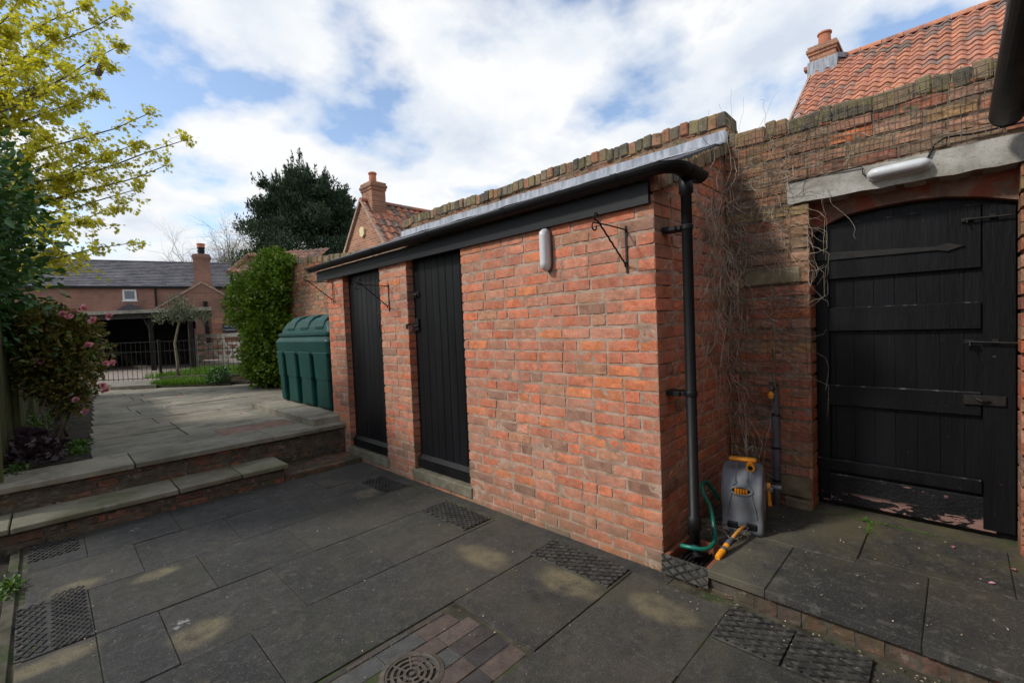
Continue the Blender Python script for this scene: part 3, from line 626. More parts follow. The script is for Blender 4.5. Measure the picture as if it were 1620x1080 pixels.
gut(gm, (2.43, 5.92, gz-.035), (2.43, 5.94, gz-.035), .07)
# corner and the short return that carries the outlet
arc = [Vector((2.43+.10-.10*math.cos(PI/2*i/10), 1.21-.10*math.sin(PI/2*i/10), gz)) for i in range(11)]; vs = []; nq = 10
for i, p_ in enumerate(arc):
    d = (arc[min(i+1, 10)]-arc[max(i-1, 0)]).normalized(); sd = Vector((0, 0, 1)).cross(d).normalized()
    for rr in (.0565, .052): vs += [p_+sd*rr*math.cos(PI+PI*q/nq)+Vector((0, 0, rr*.92*math.sin(PI+PI*q/nq))) for q in range(nq+1)]
kk = 2*(nq+1); fs = []
for i in range(10):
    for q in range(nq):
        fs += [(i*kk+q, i*kk+q+1, (i+1)*kk+q+1, (i+1)*kk+q), (i*kk+nq+1+q, i*kk+nq+2+q, (i+1)*kk+nq+2+q, (i+1)*kk+nq+1+q)]
    fs += [(i*kk, (i+1)*kk, (i+1)*kk+nq+1, i*kk+nq+1), (i*kk+nq, (i+1)*kk+nq, (i+1)*kk+2*nq+1, i*kk+2*nq+1)]
gm.add(vs, fs)
gut(gm, (2.52, 1.11, gz), (2.80, 1.11, gz), .0565); gut(gm, (2.60, 1.11, gz+.001), (2.71, 1.11, gz+.001), .060); gut(gm, (2.792, 1.11, gz), (2.80, 1.11, gz), .058); gm.prism([(2.79, 1.11+.055*math.cos(PI+PI*i/10), gz+.050*math.sin(PI+PI*i/10)) for i in range(11)], (.004, 0, 0))
gm.build('gutter', 'plastic_black', shed, smooth=False)
m = MB(); DX, DY = 2.665, 1.155
m.lathe([(.040, 2.345), (.040, 2.25), (.0305, 2.24), (.0305, .34), (.041, .335), (.041, .26), (.030, .25), (.030, .15)], (DX, DY-.02, 0), 20)
m.tube([(DX, DY-.02, .17), (DX-.01, DY-.03, .13), (DX-.05, DY-.06, .10)], .030, 14)
dp = m.build('downpipe', 'plastic_black', shed, smooth=True)
for p_ in dp.data.polygons: p_.use_smooth = len(p_.vertices) == 4
for z in (2.05, 1.07):
    m = MB(); m.lathe([(.034, z-.014), (.036, z-.01), (.036, z+.01), (.034, z+.014)], (DX, DY-.02, 0), 20); m.box(DX-.036, DX+.036, DY+.005, DY+.035, z-.012, z+.012, bev=.002); m.box(DX-.05, DX+.05, DY+.03, YC+.0, z-.014, z+.014, bev=.003)
    m.build('pipe_clip', 'plastic_black', dp)
m = MB(); m.prism([(2.40, YC-.015, 2.355), (3.70, YC-.015, 2.85), (3.70, YC-.015, 2.815), (2.44, YC-.015, 2.335)], (0, YL-YC+.06, 0)); m.build('roof', 'slate', shed)
m = MB()
for i in range(30):
    t0, t1 = i/30, (i+1)/30
    m.box(2.53+t0*1.16, 2.53+t1*1.16+.004, YC-.03-random.uniform(0, .01), YC+.03, 2.27+t0*.50, 2.375+t0*.455+random.uniform(0, .008), j=.004)
m.build('verge', 'coping', shed)

# ================================================================== GARDEN WALL
gw = thing('garden_wall', (3.69, 1.27, 0), 'old mossy brick garden wall with brick-on-edge coping, stepping up behind the outhouse', 'wall')
OY0, OY1 = -.245, .73
def op_gate(b0, b1):
    z = (b0+b1)/2+.05
    if z < 2.275: return [(OY0+1.0, OY1+1.0)]
    if z < 2.43: return [(0, 1.85)]
    return []
m = MB()
brickwork(m, (3.69, -1.0, .05), (0, 1, 0), (0, 0, 1), (-1, 0, 0), 2.27, 2.74, op_gate, depth=.2, rough=.006, mback=-.008, mamp=.014, wav=.009, gap=.013)
m.mi = 1
m.box(3.705, 3.93, OY1+.012, 1.6, 0, 2.8); m.box(3.705, 3.93, -1, OY0-.012, 0, 2.8); m.box(3.705, 3.93, -1, 1.6, 2.28, 2.8); m.mi = 0
# parapet above the shed roof, then the lower wall beyond it
brickwork(m, (3.69, 1.25, 2.80), (0, 1, 0), (0, 0, 1), (-1, 0, 0), 4.45, .19, depth=.12, fine=False, rough=.006, mamp=.012)
m.mi = 1; m.box(3.70, 3.93, 1.262, 5.69, 2.6, 2.985); m.mi = 0
brickwork(m, (3.69, 1.25, 2.80), (1, 0, 0), (0, 0, 1), (0, -1, 0), .26, .19, depth=.1, fine=False)
brickwork(m, (3.69, 5.6, .38), (0, 1, 0), (0, 0, 1), (-1, 0, 0), 5.0, 2.64, depth=.1, fine=False, rough=.005, mres=.05, top=lambda a: 2.38+max(0, a-1.6)*.085)
m.mi = 1; m.prism([(3.705, 5.6, .3), (3.705, 13.5, .3), (3.705, 13.5, 3.0), (3.705, 10.6, 3.0), (3.705, 7.2, 2.72), (3.705, 5.6, 2.72)], (.23, 0, 0)); m.mi = 0
gwall = m.build('wall', ['oldbrick', 'oldmortar'], gw)
def coping_run(mb, x, y0, y1, zf, h=.108, w=.25, lump=.006, wide=.0):
    y = y0
    while y < y1:
        st = random.random() < wide; wd = random.uniform(.16, .21) if st else random.uniform(.066, .088)
        z = zf(y)+random.uniform(-.014, .010)-(.02 if st else 0); e = min(y+wd-.003, y1); tl = random.uniform(-.006, .006)
        b = MB(); b.box(x-.010+random.uniform(-.008, .006), x+w, y, e, z-h, z, j=.005, bev=random.uniform(.005, .012))
        vs = [(px+noise.noise(Vector((px*9, py*9, pz*9)))*.006, py, pz+tl*(py-y)/(e-y)) for px, py, pz in b.v]; mb.add(vs, b.f); y += wd
cp = MB()
coping_run(cp, 3.69, -1.0, 1.24, lambda y: 2.870+(y+.16)*.022+.012*math.sin(y*5), wide=.35)
coping_run(cp, 3.685, 1.25, 5.70, lambda y: 3.088+.01*math.sin(y*3))
coping_run(cp, 3.69, 5.72, 10.6, lambda y: 2.84+max(0, y-7.2)*.085)
cp.mi = 1; cp.box(3.692, 3.93, -1, 1.24, 2.78, 2.855); cp.box(3.688, 3.925, 1.262, 5.69, 2.975, 3.072); cp.box(3.70, 3.92, 5.7, 7.3, 2.7, 2.81)
cp.build('coping', ['coping', 'oldmortar'], gw)
# lead flashing dressed over the roof edge
m = MB(); ny = 150; prof = [(3.672, 2.922), (3.668, 2.86), (3.655, 2.838), (3.56, 2.812), (3.52, 2.79)]
vs = []
for j in range(ny+1):
    y = 1.235+4.5*j/ny
    for i, (x, z) in enumerate(prof):
        k = fbm(y*2.5, i*1.3, 2)*.006; vs.append((x-abs(k)*.8, y, z+k*(1.4 if i in (0, 4) else .6)+(-.0 if j else -.02)))
m.add(vs, [(j*5+i, j*5+i+1, (j+1)*5+i+1, (j+1)*5+i) for j in range(ny) for i in range(4)])
lf = m.build('lead_flashing', 'lead', gw, smooth=True)
md = lf.modifiers.new('t', 'SOLIDIFY'); md.thickness = .005
m = MB(); yy = [-1.0+1.85*i/22 for i in range(23)]
vs = []
for y in yy:
    a, b_ = random.uniform(-.004, .004), random.uniform(-.006, .005)
    vs += [(3.672+a*.5, y, 2.278+b_), (3.67+a*.5, y, 2.43+a), (3.90, y, 2.43+a), (3.90, y, 2.278+b_)]
m.add(vs, [(j*4+i, j*4+(i+1) % 4, (j+1)*4+(i+1) % 4, (j+1)*4+i) for j in range(22) for i in range(4)]+[(0, 1, 2, 3), (88, 89, 90, 91)])
m.build('lintel', 'concrete', gw)
def arch(y):
    P_ = [(-.26, 2.088), (-.1, 2.142), (.04, 2.175), (.185, 2.187), (.38, 2.182), (.544, 2.162), (.66, 2.115), (.745, 2.06)]
    for (a, za), (c, zc) in zip(P_, P_[1:]):
        if a <= y <= c: return za+(zc-za)*(y-a)/(c-a)
    return P_[0][1] if y < 0 else P_[-1][1]
ys = [OY0+(OY1-OY0)*i/20 for i in range(21)]
m = MB(); m.prism([(3.83, y, arch(y)+.012) for y in ys]+[(3.83, OY1, 2.30), (3.83, OY0, 2.30)], (.11, 0, 0)); m.build('arch_infill', 'plaster', gw)
for bx in ((3.672, 3.86, .735, .95, .215, .365), (3.675, 3.86, .99, 1.2, .20, .35), (3.668, 3.88, .735, .90, .125, .205), (3.678, 3.8, .775, 1.15, 1.735, 1.845)):
    m = MB(); m.box(*bx, j=.006, bev=.01); m.build('stone_block', 'stone', gw)

# ================================================================== GATE
gx = 3.87
gate = thing('garden_gate', (gx, OY1, .15), 'heavy black boarded gate with arched top and peeling paint along its foot', 'gate')
m = MB(); m.box(gx+.05, gx+.06, -.4, .9, .13, 2.29); m.build('light_stop', 'dark', gate)  # added dark sheet that keeps light from showing through the board gaps
m = MB(); n = 9; y0, y1 = -.243, .729
for i in range(n):
    a, c = y0+(y1-y0)*i/n+.001, y0+(y1-y0)*(i+1)/n-.001
    pts = [(gx+.03, a, .165), (gx+.03, c, .165)]+[(gx+.03, c+(a-c)*k/4, arch(c+(a-c)*k/4)-.004) for k in range(5)]
    m.prism(pts, (.025, 0, 0))
m.build('boards', 'gate', gate)
def zpx(x, y): return onpl(0, gx, x, y).z
def rail(za, zb, name='rail', ya=-.10, yb=.655, x0=gx-.004, x1=gx+.028):
    m = MB(); m.box(x0, x1, ya, yb, zb, za, j=.002, bev=.005); o = m.build(name, 'gatefoot' if name == 'bottom_rail' else 'gate', gate)
    m = MB(); m.box(x0-.0015, x0+.012, ya+.005, yb-.005, za-.006, za+.0022, j=.001)  # strip painting the highlight along the rail top, broken up like chipped paint
    m.build('edge_glint', 'edgeglint', o); return o
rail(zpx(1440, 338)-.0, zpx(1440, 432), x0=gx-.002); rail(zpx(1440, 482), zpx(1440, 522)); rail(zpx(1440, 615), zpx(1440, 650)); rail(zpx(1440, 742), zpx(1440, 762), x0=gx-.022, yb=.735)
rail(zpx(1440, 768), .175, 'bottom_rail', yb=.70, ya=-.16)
m = MB(); m.prism([(gx-.006, y, z) for y, z in ((.652, .19), (.725, .19), (.725, 2.05), (.652, 2.10))], (.035, 0, 0)); m.build('stile', 'gate', gate)
m = MB(); m.prism([(gx-.006, y, z) for y, z in ((-.235, .19), (-.105, .19), (-.105, 2.12), (-.235, 2.08))], (.035, 0, 0)); m.build('stile', 'gate', gate)
za = onpl(0, gx-.02, 1300, 405).z; zb = onpl(0, gx-.02, 1500, 391).z
m = MB(); m.prism([(gx-.016, .725, za-.032), (gx-.016, .72, za+.025), (gx-.016, .09, zb+.012), (gx-.016, .045, zb+.026), (gx-.016, -.03, zb+.002), (gx-.016, .045, zb-.022), (gx-.016, .09, zb-.010)], (.012, 0, 0)); m.tube([(gx-.02, .73, za-.04), (gx-.02, .73, za+.035)], .014, 10); m.build('strap_hinge', 'iron', gate)
def bolt(y, z, l=.19):
    m = MB(); m.tube([(gx-.03, y, z), (gx-.03, y-l, z-.008)], .006, 8); m.box(gx-.022, gx-.008, y-.03, y+.015, z-.012, z+.012, bev=.002); m.box(gx-.022, gx-.008, y-.13, y-.10, z-.015, z+.015, bev=.002); m.tube([(gx-.03, y-.01, z), (gx-.045, y-.01, z-.025)], .005, 6)
    return m.build('bolt', 'iron', gate)
bolt(-.03, onpl(0, gx, 1530, 348).z); bolt(-.04, onpl(0, gx, 1540, 540).z, .2); 
m = MB(); z = onpl(0, gx, 1545, 632).z; m.box(gx-.022, gx-.006, -.20, -.02, z-.03, z+.03, bev=.004); m.tube([(gx-.03, -.08, z+.01), (gx-.045, -.10, z), (gx-.03, -.13, z)], .008, 8); m.build('lock_plate', 'iron', gate)

# ================================================================== THINGS ON THE WALLS
def bracket(loc, label, proto=None):
    if proto:
        c = copy_tree(proto); c.location = loc; c['label'] = label; return c
    t = thing('hanging_bracket', loc, label, 'bracket', 'black hanging basket brackets on the outhouse wall')
    x, y, z = loc                       # top of the wall plate; arm points away from the wall
    m = MB(); m.box(x-.006, x, y-.008, y+.008, z-.275, z+.012, bev=.002); m.tube([(x-.006, y, z-.02), (x-.012, y, z-.02)], .006, 8); m.build('wall_plate', 'iron', t)
    m = MB(); tip = (x-.34, y, z-.012)
    m.tube([(x, y, z-.012), (x-.2, y, z-.010), tip]+[(x-.34-.022*math.sin(a)-.004, y, z-.034+.022*math.cos(a)) for a in np.linspace(.3, 5.0, 12)], .0045, 8); m.build('arm', 'iron', t)
    m = MB(); pts = [(x-.005-.30*k/24, y+.0018*math.sin(k*1.9), z-.235+.235*k/24+.0018*math.cos(k*1.9)) for k in range(25)]
    m.tube([(x-.004, y, z-.21), (x-.022, y, z-.215), (x-.02, y, z-.238)]+pts[2:]+[(x-.325-.020*math.sin(a), y, z+.022-.020*math.cos(a)) for a in np.linspace(.2, 4.6, 12)], .0055, 8); m.build('twisted_brace', 'iron', t)
    return t
br = bracket((XW, 1.452, 2.085), 'black scroll bracket on the brickwork right of the upright wall light, beside the shed corner')
bracket((XW, 4.225, 1.985), 'black scroll bracket on the brick pier between the two black doors', br)
bracket((XW-.01, 5.50, 2.14), 'black scroll bracket at the far end of the outhouse, above the green tank', br)
def bulkhead(loc, label, rz, vertical):
    t = thing('bulkhead_light', loc, label, 'wall light', 'oblong plastic wall lights', rz=0)
    x, y, z = loc; m = MB(); L = .152; r = .036
    def caps(mb, x0, x1, rr, LL, steps=8):
        prof = [(0, -1), (.55, -.93), (.9, -.8), (1, -.62), (1, .62), (.9, .8), (.55, .93), (0, 1)]
        vs = []; K = len(prof); n = 13
        for i, (k, h) in enumerate(prof):
            for q in range(n):
                a = -PI/2+PI*q/(n-1); k2 = max(k, .02)
                vs.append((x0-(x0-x1)*math.cos(a)**.7*min(1, k2*1.1) if math.cos(a) > 0 else x0, rr*k2*math.sin(a), LL*h))
        fs = [(i*n+q, i*n+q+1, (i+1)*n+q+1, (i+1)*n+q) for i in range(K-1) for q in range(n-1)]+[tuple(i*n for i in range(K)), tuple(i*n+n-1 for i in range(K))]
        if not vertical: vs = [(a, c, -b) for a, b, c in vs]
        mb.add([(a, y+b, z+c) for a, b, c in vs], fs)
    caps(m, x, x-.03, r+.004, L+.004); m.build('base', 'pipegrey' if vertical else 'white', t, smooth=True)
    m = MB(); caps(m, x-.02, x-.082, r, L); m.build('cover', 'lamp', t, smooth=True)
    for s in (-1, 1):
        m = MB(); c = (x-.075, y, z+s*L*.72) if vertical else (x-.075, y+s*L*.72, z)
        m.lathe([(.0, -.004), (.006, -.003), (.006, .003), (0, .004)], c, 8, (1, 0, 0)); m.build('screw', 'iron', t)
    return t
bulkhead((XW, 2.07, 2.035), 'grey upright bulkhead light on the outhouse brickwork, under the black fascia', 0, True)
b2 = bulkhead((3.67, .255, 2.362), 'white bulkhead light lying lengthwise on the concrete lintel above the gate', 0, False)
b2.rotation_euler.x = -.02
m = MB(); X = 3.655
m.tube([(X, .13, 2.375), (X, .112, 2.42), (X, .095, 2.462), (X, .055, 2.488), (X+.005, .0, 2.487), (X+.01, -.06, 2.478), (X+.01, -.13, 2.478), (X+.01, -.3, 2.48)], .006, 8)
tag(m.build('power_cable', 'plastic_black'), 'black cable looping from the right end of the white wall light to the eave', 'cable')
m = MB(); m.tube([(X, .40, 2.355), (X, .425, 2.38), (X, .43, 2.43), (X+.006, .60, 2.432), (X+.012, .84, 2.428)], .004, 6)
tag(m.build('power_cable', 'plastic_black'), 'thin black cable running along the lintel top to the left end of the white light', 'cable')

# standpipe and tap
t = thing('garden_tap', (3.64, .94, .14), 'garden tap with orange hose connector on a grey lagged upright pipe beside the gate', 'tap')
m = MB(); m.tube([(3.648, .943, .135), (3.650, .940, .5), (3.646, .942, .97)], .023, 12); pp = m.build('pipe', 'pipegrey', t)
for z in (.32, .56, .80): m = MB(); m.lathe([(.0245, z-.008), (.0255, z), (.0245, z+.008)], (3.648, .942, 0), 12); m.build('cable_tie', 'plastic_black', pp)
m = MB(); m.tube([(3.66, .942, 1.0), (3.60, .95, 1.005), (3.585, .953, .975)], .011, 10); m.lathe([(.016, 0), (.016, .03)], (3.62, .947, 1.0), 10); m.box(3.61, 3.63, .915, .98, 1.032, 1.042, bev=.002); m.tube([(3.66, .942, .96), (3.66, .942, 1.02)], .017, 10); m.build('tap', 'castiron', t)
m = MB(); m.lathe([(.012, 0), (.017, .004), (.017, .018), (.021, .02), (.021, .032), (.013, .036), (.010, .05)], (3.585, .953, .925), 12); m.build('connector', 'orange', t)

# ================================================================== HOSE REEL
t = thing('hose_reel', (3.19, 1.02, .14), 'grey plastic hose reel with orange handle and crank standing in the corner by the downpipe', 'hose reel', rz=math.radians(13))
P_ = [(-.175, 0), (-.185, .03), (-.18, .075), (-.172, .11), (-.182, .17), (-.195, .23), (-.192, .29), (-.165, .35), (-.115, .392), (-.045, .41), (.03, .405), (.10, .375), (.15, .32), (.175, .25), (.18, .17), (.175, .09), (.18, 0)]
m = MB(); vs = []; ysec = [(-.118, .022), (-.113, .008), (-.095, 0), (.095, 0), (.113, .008), (.118, .022)]; K = len(P_)
def inset(p, d):
    c = Vector((0, .2)); q = Vector(p); v = q-c; return (q.x-v.x/v.length*d, max(0, q.y-v.y/v.length*d) if p[1] > 0 else 0)
for y, d in ysec: vs += [(inset(p, d)[0], y, inset(p, d)[1]) for p in P_]
m.add(vs, [(j*K+i, j*K+i+1, (j+1)*K+i+1, (j+1)*K+i) for j in range(5) for i in range(K-1)]+[tuple(range(K)), tuple(5*K+i for i in range(K))]+[(j*K, j*K+K-1, (j+1)*K+K-1, (j+1)*K) for j in range(5)])
body = m.build('body', 'reel', t, smooth=False)
for p_ in body.data.polygons: p_.use_smooth = len(p_.vertices) == 4
m = MB()
for s in (-1, 1):
    m.tube([(-.190, s*.035, .345), (-.196, s*.055, .30), (-.200, s*.060, .25), (-.186, s*.075, .17), (-.176, s*.085, .11)], .004, 8)
    m.tube([(-.12, s*.03, .392), (-.165, s*.036, .355), (-.190, s*.035, .345)], .004, 8)
m.build('moulded_ridges', 'reel', body)
def ring(mb, c, a, b_, r, n=28, ax='x'):
    pts = [(c[0], c[1]+a*math.cos(2*PI*i/n), c[2]+b_*math.sin(2*PI*i/n)) for i in range(n+1)]
    mb.tube(pts, r, 8, False)
m = MB(); ring(m, (-.197, 0, .285), .060, .026, .008); m.build('window_rim', 'reel', body)
m = MB(); m.prism([(-.1995, .056*math.cos(a), .285+.023*math.sin(a)) for a in np.linspace(0, 2*PI, 24)[:-1]], (.006, 0, 0)); m.build('window_opening', 'reeldark', body)
m = MB()
for i in range(5): m.tube([(-.202, -.030+.015*i, .268), (-.205, -.030+.015*i, .285), (-.202, -.030+.015*i, .300)], .0065, 8)
m.build('coiled_hose', 'orange', t)
m = MB(); m.box(-.192, -.17, -.085, .085, .035, .078, bev=.008); m.build('hose_slot', 'reeldark', body)
m = MB(); m.box(-.200, -.185, -.03, .02, .055, .085, bev=.003); m.build('slot_guide', 'reel', body)
m = MB(); m.lathe([(.11, 0), (.105, .006), (.095, .006), (.09, .002), (.0, .002)], (0, -.118, .2), 32, (0, -1, 0), cap=False); m.lathe([(.03, 0), (.03, .012), (.024, .016), (.024, .05), (0, .05)], (-.03, -.118, .27), 20, (0, -1, 0), cap=False); m.build('side_disc', 'reel', body)
m = MB(); m.bar((-.04, -.145, .29), (-.015, -.150, .165), .034, .016, (0, 1, 0)); m.lathe([(.022, 0), (.022, .02)], (-.038, -.135, .285), 16, (0, -1, 0)); m.lathe([(.019, 0), (.019, .02)], (-.015, -.14, .165), 16, (0, -1, 0))
cr = m.build('crank', 'orange', t); m = MB(); m.tube([(-.038, -.15, .285), (-.038, -.215, .285)], .013, 12); m.build('crank_grip', 'pipegrey', cr)
m = MB(); m.tube([(-.10, .03, .40), (-.11, .03, .455)], .012, 8); m.build('handle_post', 'reel', t); m = MB(); m.tube([(-.10, -.07, .40), (-.11, -.07, .455)], .012, 8); m.build('handle_post', 'reel', t)
m = MB(); m.box(-.135, -.085, -.085, .075, .452, .474, bev=.008); m.build('carry_handle', 'orange', t)
m = MB(); m.tube([(-.11, -.05, .44), (-.165, -.052, .43)], .021, 14); m.tube([(-.155, -.052, .432), (-.172, -.052, .429)], .025, 14); m.build('hose_socket', 'orange', t)
m = MB(); m.tube([(-.166, -.052, .43), (-.174, -.052, .4285)], .015, 14); m.build('socket_hole', 'reeldark', t)
# hose lying out over the slabs
def loc(p): d = Vector(p)-Vector((3.19, 1.02, .14)); d.rotate(Matrix.Rotation(-math.radians(13), 3, 'Z')); return d
a, b_ = Vector((2.975, .955, .215)), Vector((2.61, .985, .150)); L_ = lambda k: loc(a.lerp(b_, k)+Vector((0, 0, .02*math.sin(PI*k)*(1-k))))
m = MB(); m.tube([L_(k/6) for k in range(4)], .010, 10); m.build('yellow_hose', 'hoseyellow', t)
m = MB(); m.tube([L_(.48), L_(.54), L_(.56), L_(.66)], [.013, .013, .017, .017], 12); m.tube([L_(.74), L_(.80)], .0185, 12); m.build('grey_collar', 'pipegrey', t)
m = MB(); m.tube([L_(.66), L_(.74)], .0175, 12); m.tube([L_(.80), L_(.82), L_(.97), L_(1.0)], [.0155, .019, .017, .014], 12); m.build('hose_end', 'orange', t)
gp = [(3.10, 1.15, .30), (3.02, 1.19, .42), (2.93, 1.19, .44), (2.875, 1.16, .40), (2.87, 1.12, .33), (2.84, 1.09, .24), (2.78, 1.06, .185), (2.70, 1.05, .165), (2.63, 1.07, .165), (2.595, 1.13, .17), (2.60, 1.2, .16)]
sm = []
for i in range(len(gp)-1):
    p0, p1, p2, p3 = [Vector(gp[max(0, min(len(gp)-1, k))]) for k in (i-1, i, i+1, i+2)]
    for k in range(5):
        u_ = k/5; sm.append(.5*((2*p1)+(-p0+p2)*u_+(2*p0-5*p1+4*p2-p3)*u_*u_+(-p0+3*p1-3*p2+p3)*u_**3))
m = MB(); m.tube([loc(p) for p in sm], .0125, 10); m.build('green_hose', 'hosegreen', t, smooth=True)

# gully with its terracotta rim, and the piece of mat standing against it
t = thing('drain_gully', (2.66, 1.12, .1), 'small square terracotta gully at the foot of the downpipe', 'gully')
m = MB()
for q in ((2.50, 2.84, .99, 1.02), (2.50, 2.84, 1.235, 1.262), (2.50, 2.525, 1.02, 1.235), (2.815, 2.84, 1.02, 1.235)): m.box(*q, .03, .118, j=.002, bev=.004)
m.build('rim', 'terrapot', t)
m = MB(); m.box(2.525, 2.815, 1.02, 1.235, .03, .045); m.build('sump', 'dark', t)
m = MB()
for i in range(7): m.box(2.56, 2.78, 1.05+i*.025, 1.062+i*.025, .07, .078)
m.build('grating', 'iron', t)
def lattice(mb, x0, x1, y0, y1, z, step=.042, w=.0085, h=.008, wob=.0):
    """diamond grid of raised bars on a thin sheet, clipped to the rectangle"""
    mb.mi = 1; mb.box(x0, x1, y0, y1, z-.006, z, j=.0008); mb.mi = 0
    Wd, Hd = x1-x0, y1-y0
    for s in (-1, 1):
        c = -Hd*.8
        while c < Wd+Hd*.8:
            pts = []                                 # line x = x0 + c + s*.62*(y-y0)
            k = .62
            ya, yb = y0, y1
            def X(y): return x0+c+s*k*(y-y0)+(0 if s > 0 else 0)
            # clip
            seg = []
            for i in range(41):
                yy = y0+Hd*i/40
                if x0+.003 <= X(yy) <= x1-.003: seg.append((X(yy), yy))
            if len(seg) > 2:
                a, b_ = seg[0], seg[-1]; mb.bar((a[0], a[1], z+h/2-.001+(.0008 if s > 0 else 0)), (b_[0], b_[1], z+h/2-.001+(.0008 if s > 0 else 0)), w, h)
            c += step
def mat_thing(x0, x1, y0, y1, label, step=.042, group='lattice rubber mats let into the paving', rot=0, z=.008):
    m = MB(); cx, cy = (x0+x1)/2, (y0+y1)/2
    lattice(m, x0-cx, x1-cx, y0-cy, y1-cy, z, step); o = m.build('rubber_mat', ['rubber', 'matbase']); o.location = (cx, cy, 0); o.rotation_euler.z = rot
    return tag(o, label, 'mat', group)
mat_thing(2.165, 2.415, 1.44, 2.03, 'black lattice mat on the paving at the foot of the outhouse wall, nearest the corner', .05)
mat_thing(2.11, 2.38, 2.645, 3.20, 'black lattice mat on the paving just right of the nearer outhouse door', .04)
mat_thing(2.13, 2.385, 3.84, 4.28, 'black lattice mat on the paving before the pier between the doors', .036)
mat_thing(2.14, 2.43, .56, .845, 'black studded mat below the platform edge, the one nearer the shed corner', .05, z=.011)
mat_thing(2.145, 2.435, .265, .55, 'black studded mat below the platform edge, the one farther from the shed corner', .05, z=.011, rot=.015)
mat_thing(-.165, .105, 4.63, 4.93, 'ribbed lattice mat in the corner at the foot of the stone step', .04, z=-.002)
mat_thing(-.06, .10, 3.22, 3.92, 'long ribbed lattice mat at the left edge of the patio', .032, z=-.001)
mat_thing(-.19, -.07, 3.24, 3.86, 'narrow torn lattice mat along the left kerb beside the long mat', .045, rot=.02, z=-.001)
m = MB(); lattice(m, -.055, .055, -.135, .135, .004, .05); o = m.build('gully_guard', ['rubber', 'matbase']); o.rotation_euler = (0, -PI/2+.12, 0); o.location = (2.478, 1.12, .085)
tag(o, 'piece of black lattice mat stood on edge between the shed corner and the platform', 'mat')

# round drain cover
t = thing('drain_cover', (1.055, 1.73, 0), 'round cast drain grating with ring slots set in the block paving', 'drain cover')
m = MB(); m.lathe([(.142, -.02), (.142, .003), (.120, .007), (.116, .004), (.116, -.02)], (1.055, 1.73, 0), 40, cap=False); m.build('frame', 'castiron', t)
m = MB(); c0 = (1.055, 1.73)
def annulus(mb, r0, r1, a0, a1, z0, z1, n=10):
    pts = [(c0[0]+r1*math.cos(a0+(a1-a0)*i/n), c0[1]+r1*math.sin(a0+(a1-a0)*i/n), z0) for i in range(n+1)]+[(c0[0]+r0*math.cos(a1+(a0-a1)*i/n), c0[1]+r0*math.sin(a1+(a0-a1)*i/n), z0) for i in range(n+1)]
    mb.prism(pts, (0, 0, z1-z0))
for r0, r1 in ((.0, .012), (.026, .039), (.053, .066), (.080, .093), (.107, .116)):
    for q in range(4): annulus(m, max(r0, .001), r1, q*PI/2, (q+1)*PI/2, -.006, .004)
for k in range(8):
    a = k*PI/4+.3; ca, sa = math.cos(a), math.sin(a); m.bar((c0[0]+ca*.025, c0[1]+sa*.025, -.0015), (c0[0]+ca*.114, c0[1]+sa*.114, -.0015), .009, .010)
m.build('grating', 'castiron', t)
m = MB(); m.lathe([(.0, -.0115), (.115, -.0115)], (c0[0], c0[1], 0), 30, cap=False); m.build('drain_pit', 'dark', t)

# ================================================================== OIL TANK
pl = MB(); pl.box(2.19, 3.66, 5.53, 7.85, .36, .487, j=.003, bev=.008)
tag(pl.build('concrete_plinth', 'york'), 'low stone slab plinth under the green tank', 'plinth')
t = thing('oil_tank', (3.0, 6.6, .487), 'dark green plastic oil tank with fluted sides on a low plinth', 'oil tank')
def rrect(x0, x1, y0, y1, r, n=5):
    out_ = []
    for (cx, cy, a0) in ((x1-r, y1-r, 0), (x0+r, y1-r, PI/2), (x0+r, y0+r, PI), (x1-r, y0+r, 3*PI/2)):
        out_ += [(cx+r*math.cos(a0+PI/2*i/n), cy+r*math.sin(a0+PI/2*i/n)) for i in range(n+1)]
    return out_
def loft(mb, secs, r=.08):
    vs = []; K = None
    for (x0, x1, y0, y1, z, rr) in secs:
        q = rrect(x0, x1, y0, y1, rr); K = len(q); vs += [(a, b, z) for a, b in q]
    n = len(secs); mb.add(vs, [(j*K+i, j*K+(i+1) % K, (j+1)*K+(i+1) % K, (j+1)*K+i) for j in range(n-1) for i in range(K)]+[tuple(range(K)), tuple((n-1)*K+i for i in range(K))])
TX0, TX1, TY0, TY1 = 2.50, 3.52, 5.74, 7.60
m = MB(); loft(m, [(TX0+.10, TX1-.1, TY0+.1, TY1-.1, .489, .06), (TX0+.09, TX1-.08, TY0+.08, TY1-.08, 1.15, .06), (TX0+.02, TX1, TY0, TY1, 1.24, .07), (TX0, TX1, TY0, TY1, 1.40, .07), (TX0+.01, TX1-.01, TY0+.01, TY1-.01, 1.425, .07), (TX0+.055, TX1-.05, TY0+.05, TY1-.05, 1.475, .07), (TX0+.055, TX1-.05, TY0+.05, TY1-.05, 1.485, .07)])
tb = m.build('body', 'green', t, smooth=False)
bv = tb.modifiers.new('b', 'BEVEL'); bv.width = .008; bv.segments = 2; bv.limit_method = 'ANGLE'
k = 0
for (ya, yb) in ((7.36, 7.58), (6.86, 7.24), (6.34, 6.74), (5.80, 6.22)):
    m = MB(); c = .045
    loft(m, [(TX0+.085, TX0+.2, ya+c*1.2, yb-c*1.2, .492, .03), (TX0+.045, TX0+.2, ya+c*.6, yb-c*.6, .53, .035), (TX0+.035, TX0+.2, ya+c*.5, yb-c*.5, .88, .03), (TX0+.028, TX0+.2, ya, yb, .90, .03), (TX0+.015, TX0+.2, ya-.005, yb+.005, 1.20, .03), (TX0+.012, TX0+.2, ya-.03, yb+.03, 1.26, .03)])
    o = m.build('rib', 'green', tb); bv = o.modifiers.new('b', 'BEVEL'); bv.width = .012; bv.segments = 2; bv.limit_method = 'ANGLE'
